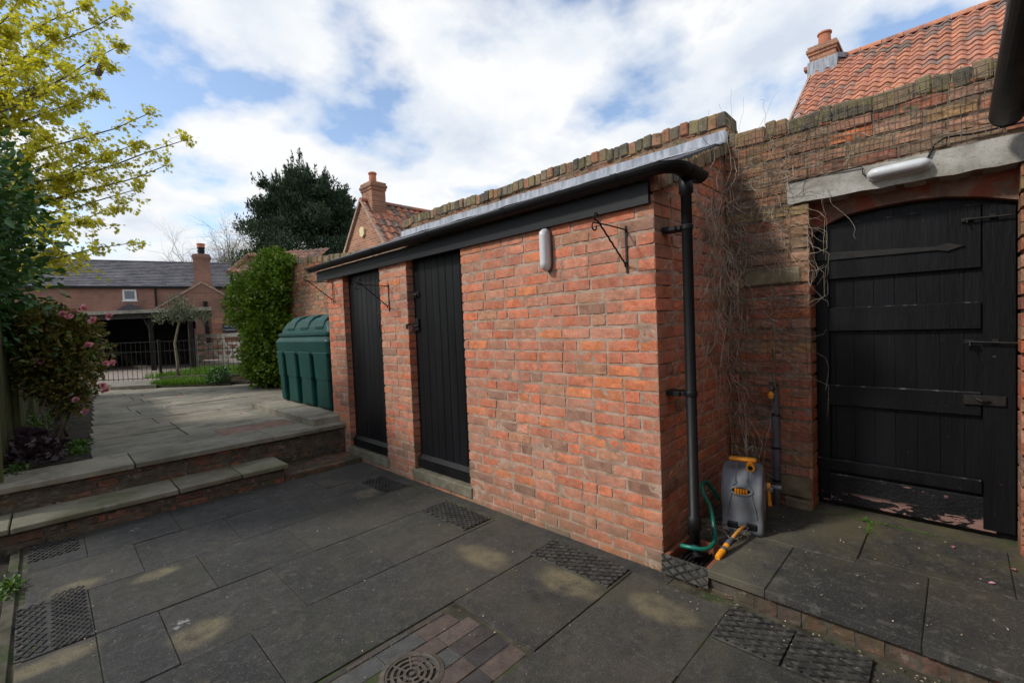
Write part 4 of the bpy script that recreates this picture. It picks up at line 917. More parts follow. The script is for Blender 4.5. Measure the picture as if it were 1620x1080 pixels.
for (xa, xb) in ((2.66, 2.95), (3.06, 3.36)):
    m = MB(); loft(m, [(xa+.05, xb-.05, TY1-.2, TY1-.06, .492, .03), (xa+.02, xb-.02, TY1-.2, TY1-.04, .53, .03), (xa, xb, TY1-.2, TY1-.01, 1.22, .03)]); m.build('rib', 'green', tb)
m = MB(); loft(m, [(TX0+.03, TX1-.03, TY0+.03, TY1-.03, 1.486, .08), (TX0+.03, TX1-.03, TY0+.03, TY1-.03, 1.52, .08), (TX0+.07, TX1-.07, TY0+.07, TY1-.07, 1.535, .08), (TX0+.085, TX1-.09, TY0+.10, TY1-.10, 1.60, .08), (TX0+.12, TX1-.13, TY0+.16, TY1-.16, 1.67, .09), (TX0+.19, TX1-.2, TY0+.25, TY1-.24, 1.725, .1), (TX0+.30, TX1-.3, TY0+.34, TY1-.33, 1.75, .1)])
lid = m.build('lid', 'green', t, smooth=False)
for yc in (7.12, 6.62, 6.12):
    m = MB(); pts = [(TX0+.075, 1.55), (TX0+.07, 1.60), (TX0+.10, 1.68), (TX0+.17, 1.745), (TX0+.26, 1.775), (TX0+.40, 1.78), (TX0+.40, 1.72), (TX0+.2, 1.60), (TX0+.12, 1.55)]
    m.prism([(a, yc-.14, z) for a, z in pts], (0, .28, 0)); o = m.build('lid_bulge', 'green', lid); bv = o.modifiers.new('b', 'BEVEL'); bv.width = .022; bv.segments = 3; bv.limit_method = 'ANGLE'

# ================================================================== ROOFS AND HOUSES BEYOND
def pantiles(mb, O, A, S, ncol, nrow, cw=.24, gauge=.28, amp=.028, lift=.030, skip=lambda c, r: False):
    O, A, S = Vector(O), Vector(A).normalized(), Vector(S).normalized(); Nn = A.cross(S)
    if Nn.z < 0: Nn = -Nn
    prof = [0, .12, .25, .38, .5, .62, .75, .88, 1.0]
    def h(t): return amp*math.sin(2*PI*t-.6)
    for r in range(nrow):
        for c in range(ncol):
            if skip(c, r): continue
            vs = []; jr = random.uniform(-.007, .007); ju = random.uniform(-.008, .008)
            for row in range(3):
                for t_ in prof:
                    a = (c+t_*1.04)*cw; s_v = r*gauge+ju+(0 if row < 2 else gauge*1.08)
                    z = h(t_)+(lift if row < 2 else .004)+jr+(0 if row else -.022)
                    vs.append(O+A*a+S*s_v+Nn*z)
            n = len(prof); mb.add(vs, [(j*n+i, j*n+i+1, (j+1)*n+i+1, (j+1)*n+i) for j in range(2) for i in range(n-1)])
def chimney(parent, c, w, d, z0, z1, brick, pots, rot=0, ledge=.05, name='chimney'):
    R = Matrix.Rotation(rot, 3, 'Z'); ax = R @ Vector((1, 0, 0)); ay = R @ Vector((0, 1, 0)); c = Vector(c)
    def bx(mb, a, b_, w_, d_): mb.obox((c.x, c.y, (a+b_)/2), ax*w_/2, ay*d_/2, Vector((0, 0, (b_-a)/2)))
    m = MB(); h = z1-z0; bx(m, z0, z1-.24, w, d); bx(m, z1-.24, z1-.16, w+ledge, d+ledge); bx(m, z1-.16, z1-.08, w+2*ledge, d+2*ledge); bx(m, z1-.08, z1, w+ledge, d+ledge)
    ch = m.build(name, brick, parent)
    m = MB(); bx(m, z1, z1+.03, w*.8, d*.8); m.build('flaunching', 'mortar', ch)
    for (dx, dy, ph, r) in pots:
        m = MB(); m.lathe([(r*1.05, 0), (r, .03), (r*.92, ph-.07), (r*1.12, ph-.06), (r*1.12, ph-.02), (r*.9, ph), (r*.7, ph), (r*.7, ph-.1)], c+ax*dx+ay*dy+Vector((0, 0, z1-c.z+.02)), 18, cap=False); m.build('pot', 'pot', ch, smooth=False)
    return ch
# big pantiled house right
K_ = 1.62
def far(x, y, z): return (x*K_, y*K_, 1.52+(z-1.52)*K_)
RX, RY, RZ = far(10, 1.85, 5.95); EX, _, EZ = far(7.0, 0, 3.45)
t = thing('pantiled_house', (RX, 0, 0), 'large orange pantiled roof with a small chimney rising beyond the gate wall', 'house')
S = Vector((RX-EX, 0, RZ-EZ)); sl_ = S.length; S.normalize(); nc_ = 46; nr_ = int(sl_/.285)
m = MB(); pantiles(m, (EX, RY-nc_*.242, EZ), (0, 1, 0), S, nc_, nr_, .242, sl_/nr_, amp=.03, lift=.034); m.build('roof', 'pantile', t)
m = MB(); m.box(EX+.4, RX+4.4, RY-11, RY-.1, 0, EZ); m.prism([(EX+.15, RY-.1, EZ), (2*RX-EX-.15, RY-.1, EZ), (RX, RY-.1, RZ-.12)], (0, -10.9, 0)); m.build('wall', 'gablebrick', t)
m = MB(); y = RY-11
while y < RY-.05: m.prism([(RX+.13*math.cos(a), y, RZ-.02+.12*math.sin(a)) for a in np.linspace(-.2, PI+.2, 9)], (0, .44, 0)); y += .45
m.build('ridge_tiles', 'pantile', t)
cx_, cy_, _ = far(9.97, 1.68, 0)
chimney(t, (cx_, cy_, 0), .74, .62, RZ-1.4, far(0, 0, 6.20)[2], 'gablebrick', [(0, 0, .44, .16)], ledge=.07)
m = MB(); m.prism([(cx_-.42, cy_-.36, RZ-.42), (cx_-.42, cy_+.36, RZ-.42), (cx_-.385, cy_+.36, RZ-.02), (cx_-.385, cy_-.36, RZ-.02)], (.02, 0, .02)); m.prism([(cx_-.55, cy_-.33, RZ-.52), (cx_+.37, cy_-.33, RZ+.02), (cx_+.37, cy_-.33, RZ+.18), (cx_-.40, cy_-.33, RZ-.12)], (0, -.02, 0))
m.prism([(cx_-.37, cy_-.34, RZ-.1), (cx_-.37, cy_-.34, RZ+.02), (cx_+.40, cy_-.75, RZ+.14), (cx_+.40, cy_-.75, RZ-.02)], (.0, -.01, .0)); m.build('chimney_flashing', 'lead', t)
m = MB(); m.prism([(EX, RY+.0, EZ-.08), (RX, RY+.0, RZ-.12), (RX, RY+.0, RZ+.02), (EX, RY+.0, EZ+.05)], (0, .05, 0)); m.build('verge_mortar', 'mortar', t)
# middle house, gable to the yard
GX = 6.99
t = thing('gabled_house', (GX, 13.0, 0), 'brick gabled house with pantiled roof and corbelled chimney behind the outhouse', 'house')
m = MB(); m.prism([(GX, 10.95, 0), (GX, 15.05, 0), (GX, 15.05, 3.0), (GX, 13.0, 5.46), (GX, 10.95, 3.0)], (7, 0, 0)); m.build('wall', 'gablebrick', t)
Sr = Vector((0, 2.25, 2.68)).normalized()
m = MB(); pantiles(m, (GX-.06, 10.75, 2.83), (1, 0, 0), Sr, 30, 12, .24, .293); pantiles(m, (GX-.06, 15.25, 2.83), (1, 0, 0), Vector((0, -2.25, 2.68)), 30, 12, .24, .293); m.build('roof', 'pantile', t)
m = MB(); x = GX-.05
while x < GX+7: m.prism([(x, 13.0+.13*math.cos(a), 5.47+.10*math.sin(a)) for a in np.linspace(-.2, PI+.2, 9)], (.44, 0, 0)); x += .45
m.build('ridge_tiles', 'pantile', t)
m = MB()
for sg in (-1, 1): m.prism([(GX-.075, 13.0+sg*2.2, 2.80), (GX-.075, 13.0, 5.46), (GX-.075, 13.0, 5.56), (GX-.075, 13.0+sg*2.28, 2.86)], (.07, 0, 0))
m.build('verge', 'mortar', t)
chimney(t, (GX+.36, 12.92, 0), .46, .62, 4.9, 6.02, 'gablebrick', [(0, .0, .34, .115)])
m = MB(); m.prism([(GX-.06, 13.0, 4.36), (GX-.06, 13.13, 4.44), (GX-.06, 13.13, 4.62), (GX-.06, 13.05, 4.68), (GX-.06, 12.95, 4.68), (GX-.06, 12.87, 4.62), (GX-.06, 12.87, 4.44)], (.06, 0, 0)); o = m.build('alarm_box', 'cream')
tag(o, 'small cream alarm box on the brick gable', 'alarm box')
# small hipped roof behind the climber
A0, A1 = at(393, 404, 20), at(470, 404, 19.4); E0, E1 = at(362, 431, 18.6), at(475, 430, 18.0)
t = thing('small_outbuilding', (E0.x, E0.y, 0), 'low pantiled outbuilding roof showing above the green climber', 'outbuilding')
m = MB(); along = (E1-E0); along.z = 0; S = (A0-E0); S = S-along.normalized()*S.dot(along.normalized()); pantiles(m, E0, along, S, int(along.length/.24)+2, int(S.length/.3)+1, .24, .3, skip=lambda c, r: c*.24 < r*.3*.45); m.build('roof', 'oldtile', t)
m = MB(); dn = Vector((0, 0, 1)); bk = Vector((-along.y, along.x, 0)).normalized()
m.prism([E0+bk*.15+along.normalized()*.25-dn*.1, E1+bk*.15-dn*.1, Vector((E1.x, E1.y, 0))+bk*.15, Vector((E0.x, E0.y, 0))+bk*.15+along.normalized()*.25], bk*2.8); m.add([E0, A0, E0+bk*3.2], [(0, 1, 2)]); m.build('wall', 'oldbrick', t)
m = MB(); m.tube([E0, A0, A1], .11, 8); m.build('ridge_tiles', 'oldtile', t)

# slate roofed cottage (local frame: x along its front, y into it)
def cot(u_, b_, z): a = math.radians(-17.3); return Vector((3.41+u_*math.cos(a)-b_*math.sin(a), 32.43+u_*math.sin(a)+b_*math.cos(a), z))
t = thing('slate_cottage', (3.41, 32.43, 0), 'red brick cottage with long slate roof and a brick chimney on its front wing', 'cottage', rz=math.radians(-17.3))
m = MB(); m.box(-7, 4.55, 0, 5.2, 0, 4.5); m.prism([(4.55, 0, 4.5), (4.55, 2.6, 6.05), (4.55, 5.2, 4.5)], (-11.5, 0, 0)); m.prism([(1.74, -5, 0), (1.74, -5, 2.85), (3.8, -5, 4.24), (5.86, -5, 2.85), (5.86, -5, 0)], (0, 5.1, 0)); m.build('wall', 'farbrick', t)
m = MB(); S = Vector((0, 2.75, 1.72)).normalized(); rl = 3.25; k = 0
for r in range(17):
    x = -7.2-(r % 2)*.15; s0 = r*.195
    while x < 4.72:
        x2 = min(x+.3, 4.72); xx = max(x, -7.2)
        if x2-xx > .03:
            p0 = Vector((0, -.15, 4.44))+S*s0; p1 = p0+S*.205; n_ = Vector((0, -S.z, S.y)); th = .010+random.uniform(0, .006)
            m.add([(xx+.004, *(p0+n_*(.02+th)).yz), (x2-.004, *(p0+n_*(.02+th)).yz), (x2-.004, *(p1+n_*.006).yz), (xx+.004, *(p1+n_*.006).yz), (xx+.004, *(p0).yz), (x2-.004, *(p0).yz)], [(0, 1, 2, 3), (0, 1, 5, 4)])
        x += .3
m.prism([(-7.2, 5.4, 4.4), (-7.2, 2.6, 6.17), (-7.2, 2.6, 6.14), (-7.2, 5.4, 4.36)], (11.9, 0, 0))
for sg in (-1, 1): m.prism([(3.8, -5.0, 4.25), (3.8+sg*2.2, -5.0, 2.77), (3.8+sg*2.2, -5.0, 2.82), (3.8, -5.0, 4.30)], (0, 6.5, 0))
rf = m.build('roof', 'slate', t)
m = MB()
for i in range(27): m.prism([(-7.2+i*.445, 2.6+.12*math.cos(a), 6.13+.09*math.sin(a)) for a in np.linspace(-.3, PI+.3, 7)], (.435, 0, 0))
m.build('ridge_tiles', 'slate', t)
m = MB(); m.box(-7.2, 4.72, -.19, -.06, 4.34, 4.43); m.tube([(1.15, -.08, 4.36), (1.15, -.08, 2.4)], .045, 8); m.tube([(3.9, -5.08, 3.27), (3.9, -5.08, 2.2), (3.95, -5.1, 1.2)], .09, 10); m.build('gutter_and_pipes', 'plastic_black', t)
m = MB(); 
for sg in (-1, 1): m.prism([(3.8, -5.06, 4.16), (3.8+sg*2.1, -5.06, 2.76), (3.8+sg*2.1, -5.06, 2.84), (3.8, -5.06, 4.27)], (0, .05, 0))
m.build('verge', 'mortar', t)
ch = chimney(t, (3.83, -4.72, 0), .66, .5, 3.6, 5.58, 'farbrick', [])
m = MB(); m.prism([(3.2, -5.02, 3.70), (3.5, -5.02, 4.25), (4.16, -5.02, 4.25), (4.46, -5.02, 3.70)], (0, .5, 0)); m.build('chimney_shoulder', 'farbrick', ch)
m = MB(); m.lathe([(.17, 0), (.17, .06), (.14, .07), (.14, .16), (.17, .17), (.17, .21), (.14, .22), (.14, .30), (.17, .31), (.17, .36)], (3.83, -4.72, 5.58), 16); m.build('flue', 'plastic_black', ch)
m = MB(); m.lathe([(.17, .36), (.16, .48), (.18, .5), (.18, .55), (.1, .55)], (3.83, -4.72, 5.58), 16); m.build('pot', 'pot', ch)
m = MB(); m.box(-.30, .30, -.03, .03, 3.66, 4.28); m.box(-.34, .34, -.06, .02, 3.62, 3.68); wn = m.build('window', 'white', t)
m = MB(); m.box(-.215, .215, -.034, -.025, 3.76, 4.19); m.build('pane', 'glass', wn)
m = MB(); m.prism([(-.45, -.6, 3.16), (.05, -.6, 3.5), (.55, -.6, 3.16)], (0, .6, 0)); m.build('porch_roof', 'slate', t)
m = MB(); m.box(4.1, 4.62, -5.05, -5.0, .4, 2.45); m.build('brick_pier', 'gablebrick', t)
m = MB(); m.box(4.56, 5.14, -5.09, -5.05, 1.72, 2.14, bev=.004); sg_ = m.build('sign', 'signblue')
sg_.rotation_euler.z = math.radians(-17.3); sg_.location = (3.41, 32.43, 0); sg_['_o'] = [0., 0., 0.]; tag(sg_, 'small dark slate sign with pale lettering on the cottage wing', 'sign')
for txt, z, sz, dx in (('The', 1.97, .125, -.13), ('Old', 1.97, .125, .13), ('Coach', 1.81, .105, -.13), ('House', 1.81, .105, .135)):
    cu = bpy.data.curves.new('lettering', 'FONT'); cu.body = txt; cu.size = sz; cu.align_x = 'CENTER'; cu.extrude = .003
    tmp = bpy.data.objects.new('tmp', cu); me_ = bpy.data.meshes.new_from_object(tmp); bpy.data.objects.remove(tmp); me_.materials.clear(); me_.materials.append(MT['white']); o = bpy.data.objects.new('lettering', me_); scene.collection.objects.link(o); o.parent = sg_; o.location = (4.85+dx, -5.093, z); o.rotation_euler = (PI/2, 0, 0)

# ================================================================== FAR END: DRIVE, CARPORT, RAILING, GATE
def slabrd(name, pts, z0, z1, m_, **k):
    m = MB(); m.prism([rd(r, d, z0) for r, d in pts], (0, 0, z1-z0)); return tag(m.build(name, m_), kind='structure')
slabrd('driveway', [(-45, 11.45), (45, 11.45), (90, 120), (-90, 120)], -.02, .42, 'gravel')
slabrd('front_bed', [(-8.4, 10.75), (-5.2, 10.55), (-5.2, 11.44), (-8.5, 11.44)], .3, .44, 'soil')
def rpx(px, d): return (px-810)/FPX*d          # map offset of a picture column at distance d
slabrd('garden_step', [(rpx(172, 10.35), 10.35), (rpx(243, 10.45), 10.45), (rpx(245, 11.3), 11.3), (rpx(172, 11.3), 11.3)], .3, .475, 'york')
slabrd('planting_strip', [(rpx(245, 10.6), 10.5), (rpx(362, 10.5), 10.45), (rpx(380, 11.2), 11.3), (rpx(246, 11.2), 11.3)], .3, .43, 'soil')
m = MB(); a, b_ = rd(rpx(250, 11.3), 11.3, .36), rd(rpx(400, 11.3), 11.25, .36); u_ = (b_-a).normalized(); n_ = Vector((-u_.y, u_.x, 0)); n_ = -n_ if n_.dot(fw) > 0 else n_
brickwork(m, a, u_, (0, 0, 1), n_, (b_-a).length, .22, depth=.1, fine=False); m.prism([a-n_*.01, b_-n_*.01, b_-n_*.2, a-n_*.2], (0, 0, .215)); 
tag(m.build('bed_kerb', ['lowbrick', 'lowmortar']), kind='structure')
slabrd('verge_lawn', [(rpx(252, 11.5), 11.5), (rpx(400, 11.5), 11.5), (rpx(400, 14.5), 14.5), (rpx(252, 13.2), 13.2)], .3, .52, 'lawn')
def blades(name, region, n, size, m_, label, cat, z):
    P = []; D = []
    for _ in range(n):
        (r0, r1, d0, d1) = region; r = random.uniform(r0, r1); d = random.uniform(d0, d1); p = rd(r, d, z)
        P.append(p[:]); D.append((random.gauss(0, .25), random.gauss(0, .25), 1))
    o = leaves(name, P, D, size, m_, None, BLADE, BLADEF, wide=1.3, spread=.15)
    return tag(o, label, cat, kind='stuff') if label is None or True else o
blades('grass', (rpx(256, 12.3), rpx(395, 12.3), 11.55, 14.0), 5200, .15, 'grass', 'bright green grass growing behind the iron railing', 'grass', .52)
blades('grass_tufts', (rpx(246, 10.8), rpx(338, 10.9), 10.55, 11.2), 3000, .15, 'grass', 'leafy green tufts along the foot of the brick kerb', 'grass', .43)
t = thing('iron_railing', rd(rpx(250, 11.9), 11.9, .42), 'low black iron railing across the far end of the terrace', 'railing')
RA, RB = rd(rpx(130, 11.9), 11.9, 0), rd(rpx(402, 11.9), 12.0, 0); nb = 36; proto = None
pb = MB(); pb.tube([RA+Vector((0, 0, .45)), RA+Vector((0, 0, 1.44))], .0065, 6); pb0 = pb.build('bar', 'iron', t)
for i in range(1, nb+1):
    c = pb0.copy(); scene.collection.objects.link(c); c.parent = t; c.location = (RB-RA)*(i/nb)
for z in (1.45, 1.20, .50): m = MB(); m.bar(RA+Vector((0, 0, z)), RB+Vector((0, 0, z)), .010, .018); m.build('rail', 'iron', t)
for k in (.0, .44, 1.0): m = MB(); q = RA.lerp(RB, k); m.box(q.x-.03, q.x+.03, q.y-.03, q.y+.03, .38, 1.50, bev=.006); m.build('post', 'iron', t)
# wooden field gate
GA, GB = at(313, 540, 17.4), at(392, 540, 16.6); GA.z = GB.z = .46
t = thing('field_gate', GA, 'pale wooden five-barred field gate with cross braces', 'field gate')
for k, z in enumerate((.12, .34, .56, .80, 1.10)):
    m = MB(); m.bar(GA+Vector((0, 0, z)), GB+Vector((0, 0, z)), .05, .13 if k == 4 else .085); m.build('rail', 'gatewood', t)
off = Vector(fw); off.z = 0; off = -off*.06
for a0, z0, a1, z1 in ((.04, 1.05, .55, .10), (.55, .10, 1.0, 1.05), (.04, .12, .45, 1.02), (.5, .9, .95, .1)):
    m = MB(); m.bar(GA.lerp(GB, a0)+off+Vector((0, 0, z0)), GA.lerp(GB, a1)+off+Vector((0, 0, z1)), .03, .085); m.build('brace', 'gatewood', t)
for k in (0.0, .52, 1.0):
    m = MB(); q = GA.lerp(GB, k); m.box(q.x-.045, q.x+.045, q.y-.045, q.y+.045, .44, 1.58, bev=.004); m.build('upright', 'gatewood', t)
m = MB(); q = at(306, 540, 17.0); m.box(q.x-.09, q.x+.09, q.y-.09, q.y+.09, .40, 1.86, bev=.01); tag(m.build('gate_post', 'timber'), 'grey timber post left of the field gate', 'post')
# carport
t = thing('carport', rd(rpx(240, 16.5), 16.5, .42), 'dark open timber carport with a pale edged flat roof', 'carport')
def rb(mb, px0, px1, d0, d1, z0, z1, z0b=None):
    h = z1-z0; a = [rd(rpx(px0, d0), d0, z0), rd(rpx(px1, d0), d0, z0), rd(rpx(px1, d1), d1, z0), rd(rpx(px0, d1), d1, z0)]
    mb.prism(a, (0, 0, h))
m = MB(); rb(m, 110, 338, 15.9, 20.0, 2.44, 2.56); m.build('roof', 'thatch', t)
m = MB(); rb(m, 112, 330, 15.95, 16.05, 2.26, 2.44); m.build('beam', 'dark', t)
m = MB(); rb(m, 100, 312, 19.6, 19.7, .38, 2.43); rb(m, 100, 104, 16.2, 19.6, .38, 2.43)
for i in range(34): rb(m, 104+i*6, 109+i*6, 19.54, 19.6, .42, 2.40)
m.build('back_boards', 'dark', t)
m = MB(); rb(m, 304, 309, 16.2, 19.6, .4, 2.43); m.build('side_boards', 'dark', t)
for px in (128, 241, 303):
    m = MB(); q = rd(rpx(px, 16.1), 16.1, 0); m.box(q.x-.06, q.x+.06, q.y-.06, q.y+.06, .4, 2.3); m.build('post', 'dark', t)
q0 = rd(rpx(241, 16.1), 16.1, 1.85)
for px in (231, 252): m = MB(); m.bar(q0, rd(rpx(px, 16.1), 16.1, 2.28), .08, .08); m.build('brace', 'dark', t)

# neighbouring house close on the right: only its gutter and eave reach into view
t = thing('neighbouring_house', (1, -.45, 0), 'house eave with a big black gutter at the right edge, over the gate', 'house')
m = MB(); m.box(-6, 3.69, -3.0, -.62, -.03, 2.5); m.build('wall', 'gablebrick', t)
m = MB(); gut(m, (1.0, -.185, 2.505), (3.52, -.185, 2.505), .068, 14); m.lathe([(.001, 0), (.067, .001), (.067, .006)], (3.52, -.185, 2.505), 20, (1, 0, 0)); m.build('gutter', 'plastic_black', t)
m = MB(); m.box(-6, 3.50, -.30, -.262, 2.36, 2.56, bev=.004); m.build('fascia', 'timber', t)
m = MB(); m.prism([(-6, -.22, 2.57), (-6, -.24, 2.54), (-6, -3.2, 4.2), (-6, -3.2, 4.27)], (9.55, 0, 0)); m.build('roof', 'slate', t)

# ================================================================== LEFT: FENCE, BED PLANTS
t = thing('timber_fence', (-.33, 8, .4), 'green stained featheredge board fence along the left flower bed', 'fence')
m = MB(); y = 5.42; FX = -.34
def fx(y): return FX+(y-6)*.045
while y < 13.2:
    m.obox((fx(y), y, 1.08), (.012, 0, 0), (.003, .050, 0), (0, 0, .70+random.uniform(-.006, .006))); y += .165
m.build('pales', 'fencewood', t)
m = MB(); y = 5.50
while y < 13.2: m.obox((fx(y)-.075, y, 1.08), (.010, 0, 0), (.003, .050, 0), (0, 0, .70)); y += .165
m.build('rear_pales', 'fencewood', t)
for y in (5.62, 7.25, 9.1, 10.9, 12.6):
    m = MB(); x = fx(y)+.035; m.box(x-.03, x+.03, y-.045, y+.045, .36, 1.86, j=.003, bev=.008); m.build('post', 'fencewood', t)
for z in (.62, 1.15, 1.62): m = MB(); m.bar((fx(5.4)-.04, 5.4, z), (fx(13.2)-.04, 13.2, z), .045, .07); m.build('rail', 'fencewood', t)

def shrub(name, loc, label, cat, blobs, nleaf, size, lm, shape=LEAF, faces=LEAFF, wide=1., stems=(), stemmat='bark', group=None, spread=.7, fname='foliage', shell=.45, lump=.25, nup=(0, 0, .5), f=1.6):
    t = thing(name, loc, label, cat, group)
    P = []; D = []
    vol = sum(b[1][0]*b[1][1]+b[1][1]*b[1][2]+b[1][0]*b[1][2] for b in blobs)
    for c, r in blobs:
        k = int(nleaf*(r[0]*r[1]+r[1]*r[2]+r[0]*r[2])/vol); p, d = blob_points(c, r, k, shell, lump, f); P.append(p); D.append(d)
    P = np.vstack(P); D = np.vstack(D)
    leaves(fname, P, D+np.array((0, 0, .15)), size, lm, t, shape, faces, wide, spread, nup=nup)
    for path, r in stems:
        m = MB(); k = len(path); m.tube(path, [r*(1-.7*i/(k-1)) for i in range(k)], 7); m.build('stem', stemmat, t, smooth=True)
    return t, P
def wob(a, b_, k=5, w_=.08):
    a, b_ = Vector(a), Vector(b_); return [a.lerp(b_, i/k)+Vector([random.uniform(-w_, w_)*(0 < i < k) for _ in range(3)]) for i in range(k+1)]
cam_b = [((.08, 7.1, 1.62), (.30, .36, .30)), ((.20, 7.05, 1.32), (.28, .34, .34)), ((-.02, 7.1, 1.30), (.26, .36, .36)), ((.17, 6.95, .98), (.20, .26, .24)), ((.31, 7.1, 1.60), (.17, .22, .18)), ((-.08, 7.2, 1.68), (.2, .3, .22))]
t, P = shrub('camellia_bush', (.03, 7.0, .4), 'camellia bush with bronze green leaves and scattered pink flowers beside the fence', 'shrub', cam_b, 7000, .060, 'camellia',
    stems=[(wob((.0, 6.9, .38), (.22, 7.1, 1.5)), .022), (wob((.12, 6.95, .38), (.05, 7.2, 1.5)), .03), (wob((.12, 7.0, .5), (.35, 7.0, 1.2)), .015), (wob((-.06, 6.8, .38), (.0, 6.95, 1.2)), .016)], shell=.7)
for i, (px, py) in enumerate([(100, 496), (118, 494), (133, 487), (173, 500), (60, 540), (65, 570), (141, 545), (168, 575), (178, 573), (163, 610), (168, 617), (120, 632), (135, 650), (70, 572), (148, 505), (110, 500)]):
    c = at(px, py, 4.78+.3*(i % 3 == 1)); m = MB()
    fl = leaves('blossom', [c+Vector((random.gauss(0, .006),)*3) for _ in range(34)], rng.normal(0, 1, (34, 3))+np.array((-.5, -.6, .2)), .034, 'pink', t, LEAF, LEAFF, 2.0, .3)
t, P = shrub('laurel_tree', (-.7, 7.5, .3), 'dense dark green evergreen overhanging the fence at the left edge', 'tree',
    [((-.56, 7.2, 2.25), (.56, 1.0, .65)), ((-.50, 7.1, 2.9), (.50, 1.0, .6)), ((-.74, 6.9, 3.40), (.50, .9, .6)), ((-.46, 7.4, 1.75), (.42, .9, .45)), ((-1.3, 6.3, 2.7), (.8, 1.1, 1.1))], 14000, .105, 'laurel', wide=.85,
    stems=[(wob((-.75, 7.6, .3), (-.6, 7.3, 2.9), 6, .1), .09), (wob((-.9, 7.2, .3), (-1.0, 6.6, 3.0), 6, .1), .07)], shell=.6, lump=.3)
shrub('purple_heuchera', (-.08, 6.45, .4), 'low mound of crinkled purple leaves at the foot of the fence', 'plant', [((-.10, 6.35, .47), (.17, .32, .12)), ((-.16, 6.7, .52), (.14, .25, .14))], 520, .062, 'purple', STAR, STARF, 1.3, nup=(0, 0, 1.5), spread=.6)
for loc, lab, n, s in (((.16, 6.35, .40), 'small bright green weeds at the corner of the bed by the patio edge', 260, .032), ((-.24, 5.97, .40), 'clump of green leaves behind the step at the foot of the fence', 220, .04), ((.20, 6.8, .41), 'low leafy green plants under the pink flowered bush', 340, .035), ((-.05, 8.3, .45), 'leafy undergrowth between the fence and the bush', 700, .045)):
    r = (.10, .18, .05) if n < 500 else (.22, .7, .2)
    shrub('bed_plant', loc, lab, 'plant', [(loc, r)], n, s, 'weed', group='small green plants in the flower bed', nup=(0, 0, 1.2), shell=.9)
for loc, lab, n, s, r in (((-.235, 4.22, .02), 'tuft of green weed on the left kerb of the patio', 160, .035, (.05, .16, .04)), ((3.70, .43, .142), 'small green weed in the joint before the gate', 60, .020, (.03, .022, .012)), ((-.14, 3.3, .0), 'thin weed beside the torn lattice mat', 30, .014, (.03, .1, .006))):
    shrub('weed', loc, lab, 'weed', [(loc, r)], n, s, 'weed', group='weeds in the paving', nup=(0, 0, 1.2), shell=.9)
m = []
P = [(3.712+random.gauss(0, .004), y+random.gauss(0, .004), .141) for y in np.linspace(.75, .1, 260) for _ in (0, 1)]+[(random.uniform(3.50, 3.72), .405+random.gauss(0, .006), .142) for _ in range(160)]
tag(leaves('moss', P, np.tile((0, 0, .5), (len(P), 1)), .009, 'grass', None, spread=.8), 'bright moss growing in the joints before the gate', 'moss', kind='stuff')

# ================================================================== CLIMBER, TREES
t_ivy, _ = shrub('wall_climber', (3.5, 11.0, .4), 'bushy bright green climber covering the end of the garden wall', 'climber',
    [((3.48, 10.72, 1.75), (.54, .85, 1.05)), ((3.44, 10.67, .95), (.52, .85, .6)), ((3.48, 10.57, 2.6), (.46, .78, .46)), ((3.26, 10.72, 2.2), (.35, .35, .3)), ((3.16, 10.42, 1.5), (.3, .35, .35)), ((3.21, 10.62, .8), (.3, .4, .3)), ((3.66, 10.25, 2.95), (.22, .55, .20)), ((3.56, 10.27, 1.2), (.3, .45, .8)), ((3.16, 11.22, 2.2), (.4, .5, .6)), ((3.56, 10.62, 3.15), (.25, .45, .2))], 26000, .075, 'ivy', wide=1.25,
    stems=[(wob((3.55, 11, .38), (3.5, 11, 2.6), 6, .08), .05)], shell=.4, lump=.24, f=3.2)
P = []; D = []
for _ in range(130):
    a = Vector((random.gauss(3.40, .22), random.uniform(9.9, 11.5), random.uniform(2.6, 3.15))); d = Vector((random.gauss(-.1, .3), random.gauss(-.1, .4), 1)).normalized()
    for k in range(random.randint(4, 9)): P.append((a+d*k*.035)[:]); D.append(d[:])
leaves('foliage', P, D, .05, 'ivy', t_ivy, spread=.9)
q = at(345, 590, 10.7); shrub('round_shrub', (q.x, q.y, .42), 'small dark leafy shrub between the kerb and the big climber', 'shrub', [((q.x, q.y, .60), (.26, .28, .2))], 900, .06, 'laurel', shell=.6)
# standard olive-like tree
q = at(281, 598, 11.5); c = at(284, 497, 11.5)
t, P = shrub('standard_tree', (q.x, q.y, .43), 'slim standard tree with a loose grey green head in front of the railing', 'tree',
    [((c.x, c.y, c.z+.03), (.48, .48, .22)), ((c.x, c.y, c.z+.28), (.28, .28, .2)), ((c.x+.42, c.y-.42, c.z-.1), (.22, .22, .16)), ((c.x-.35, c.y+.38, c.z-.08), (.2, .2, .14))], 1250, .085, 'olive', wide=.45, shell=.9, lump=.4, stemmat='palebark',
    stems=[([(q.x, q.y, .40), (q.x+.02, q.y, .9), (q.x-.01, q.y+.01, 1.4), (c.x, c.y, c.z-.1), (c.x, c.y, c.z+.2)], .042)]+[(wob((c.x, c.y, c.z-.2), (c.x+.45*math.cos(a), c.y+.45*math.sin(a), c.z+.15), 4, .04), .014) for a in (0, 1.2, 2.4, 3.5, 5.2)])
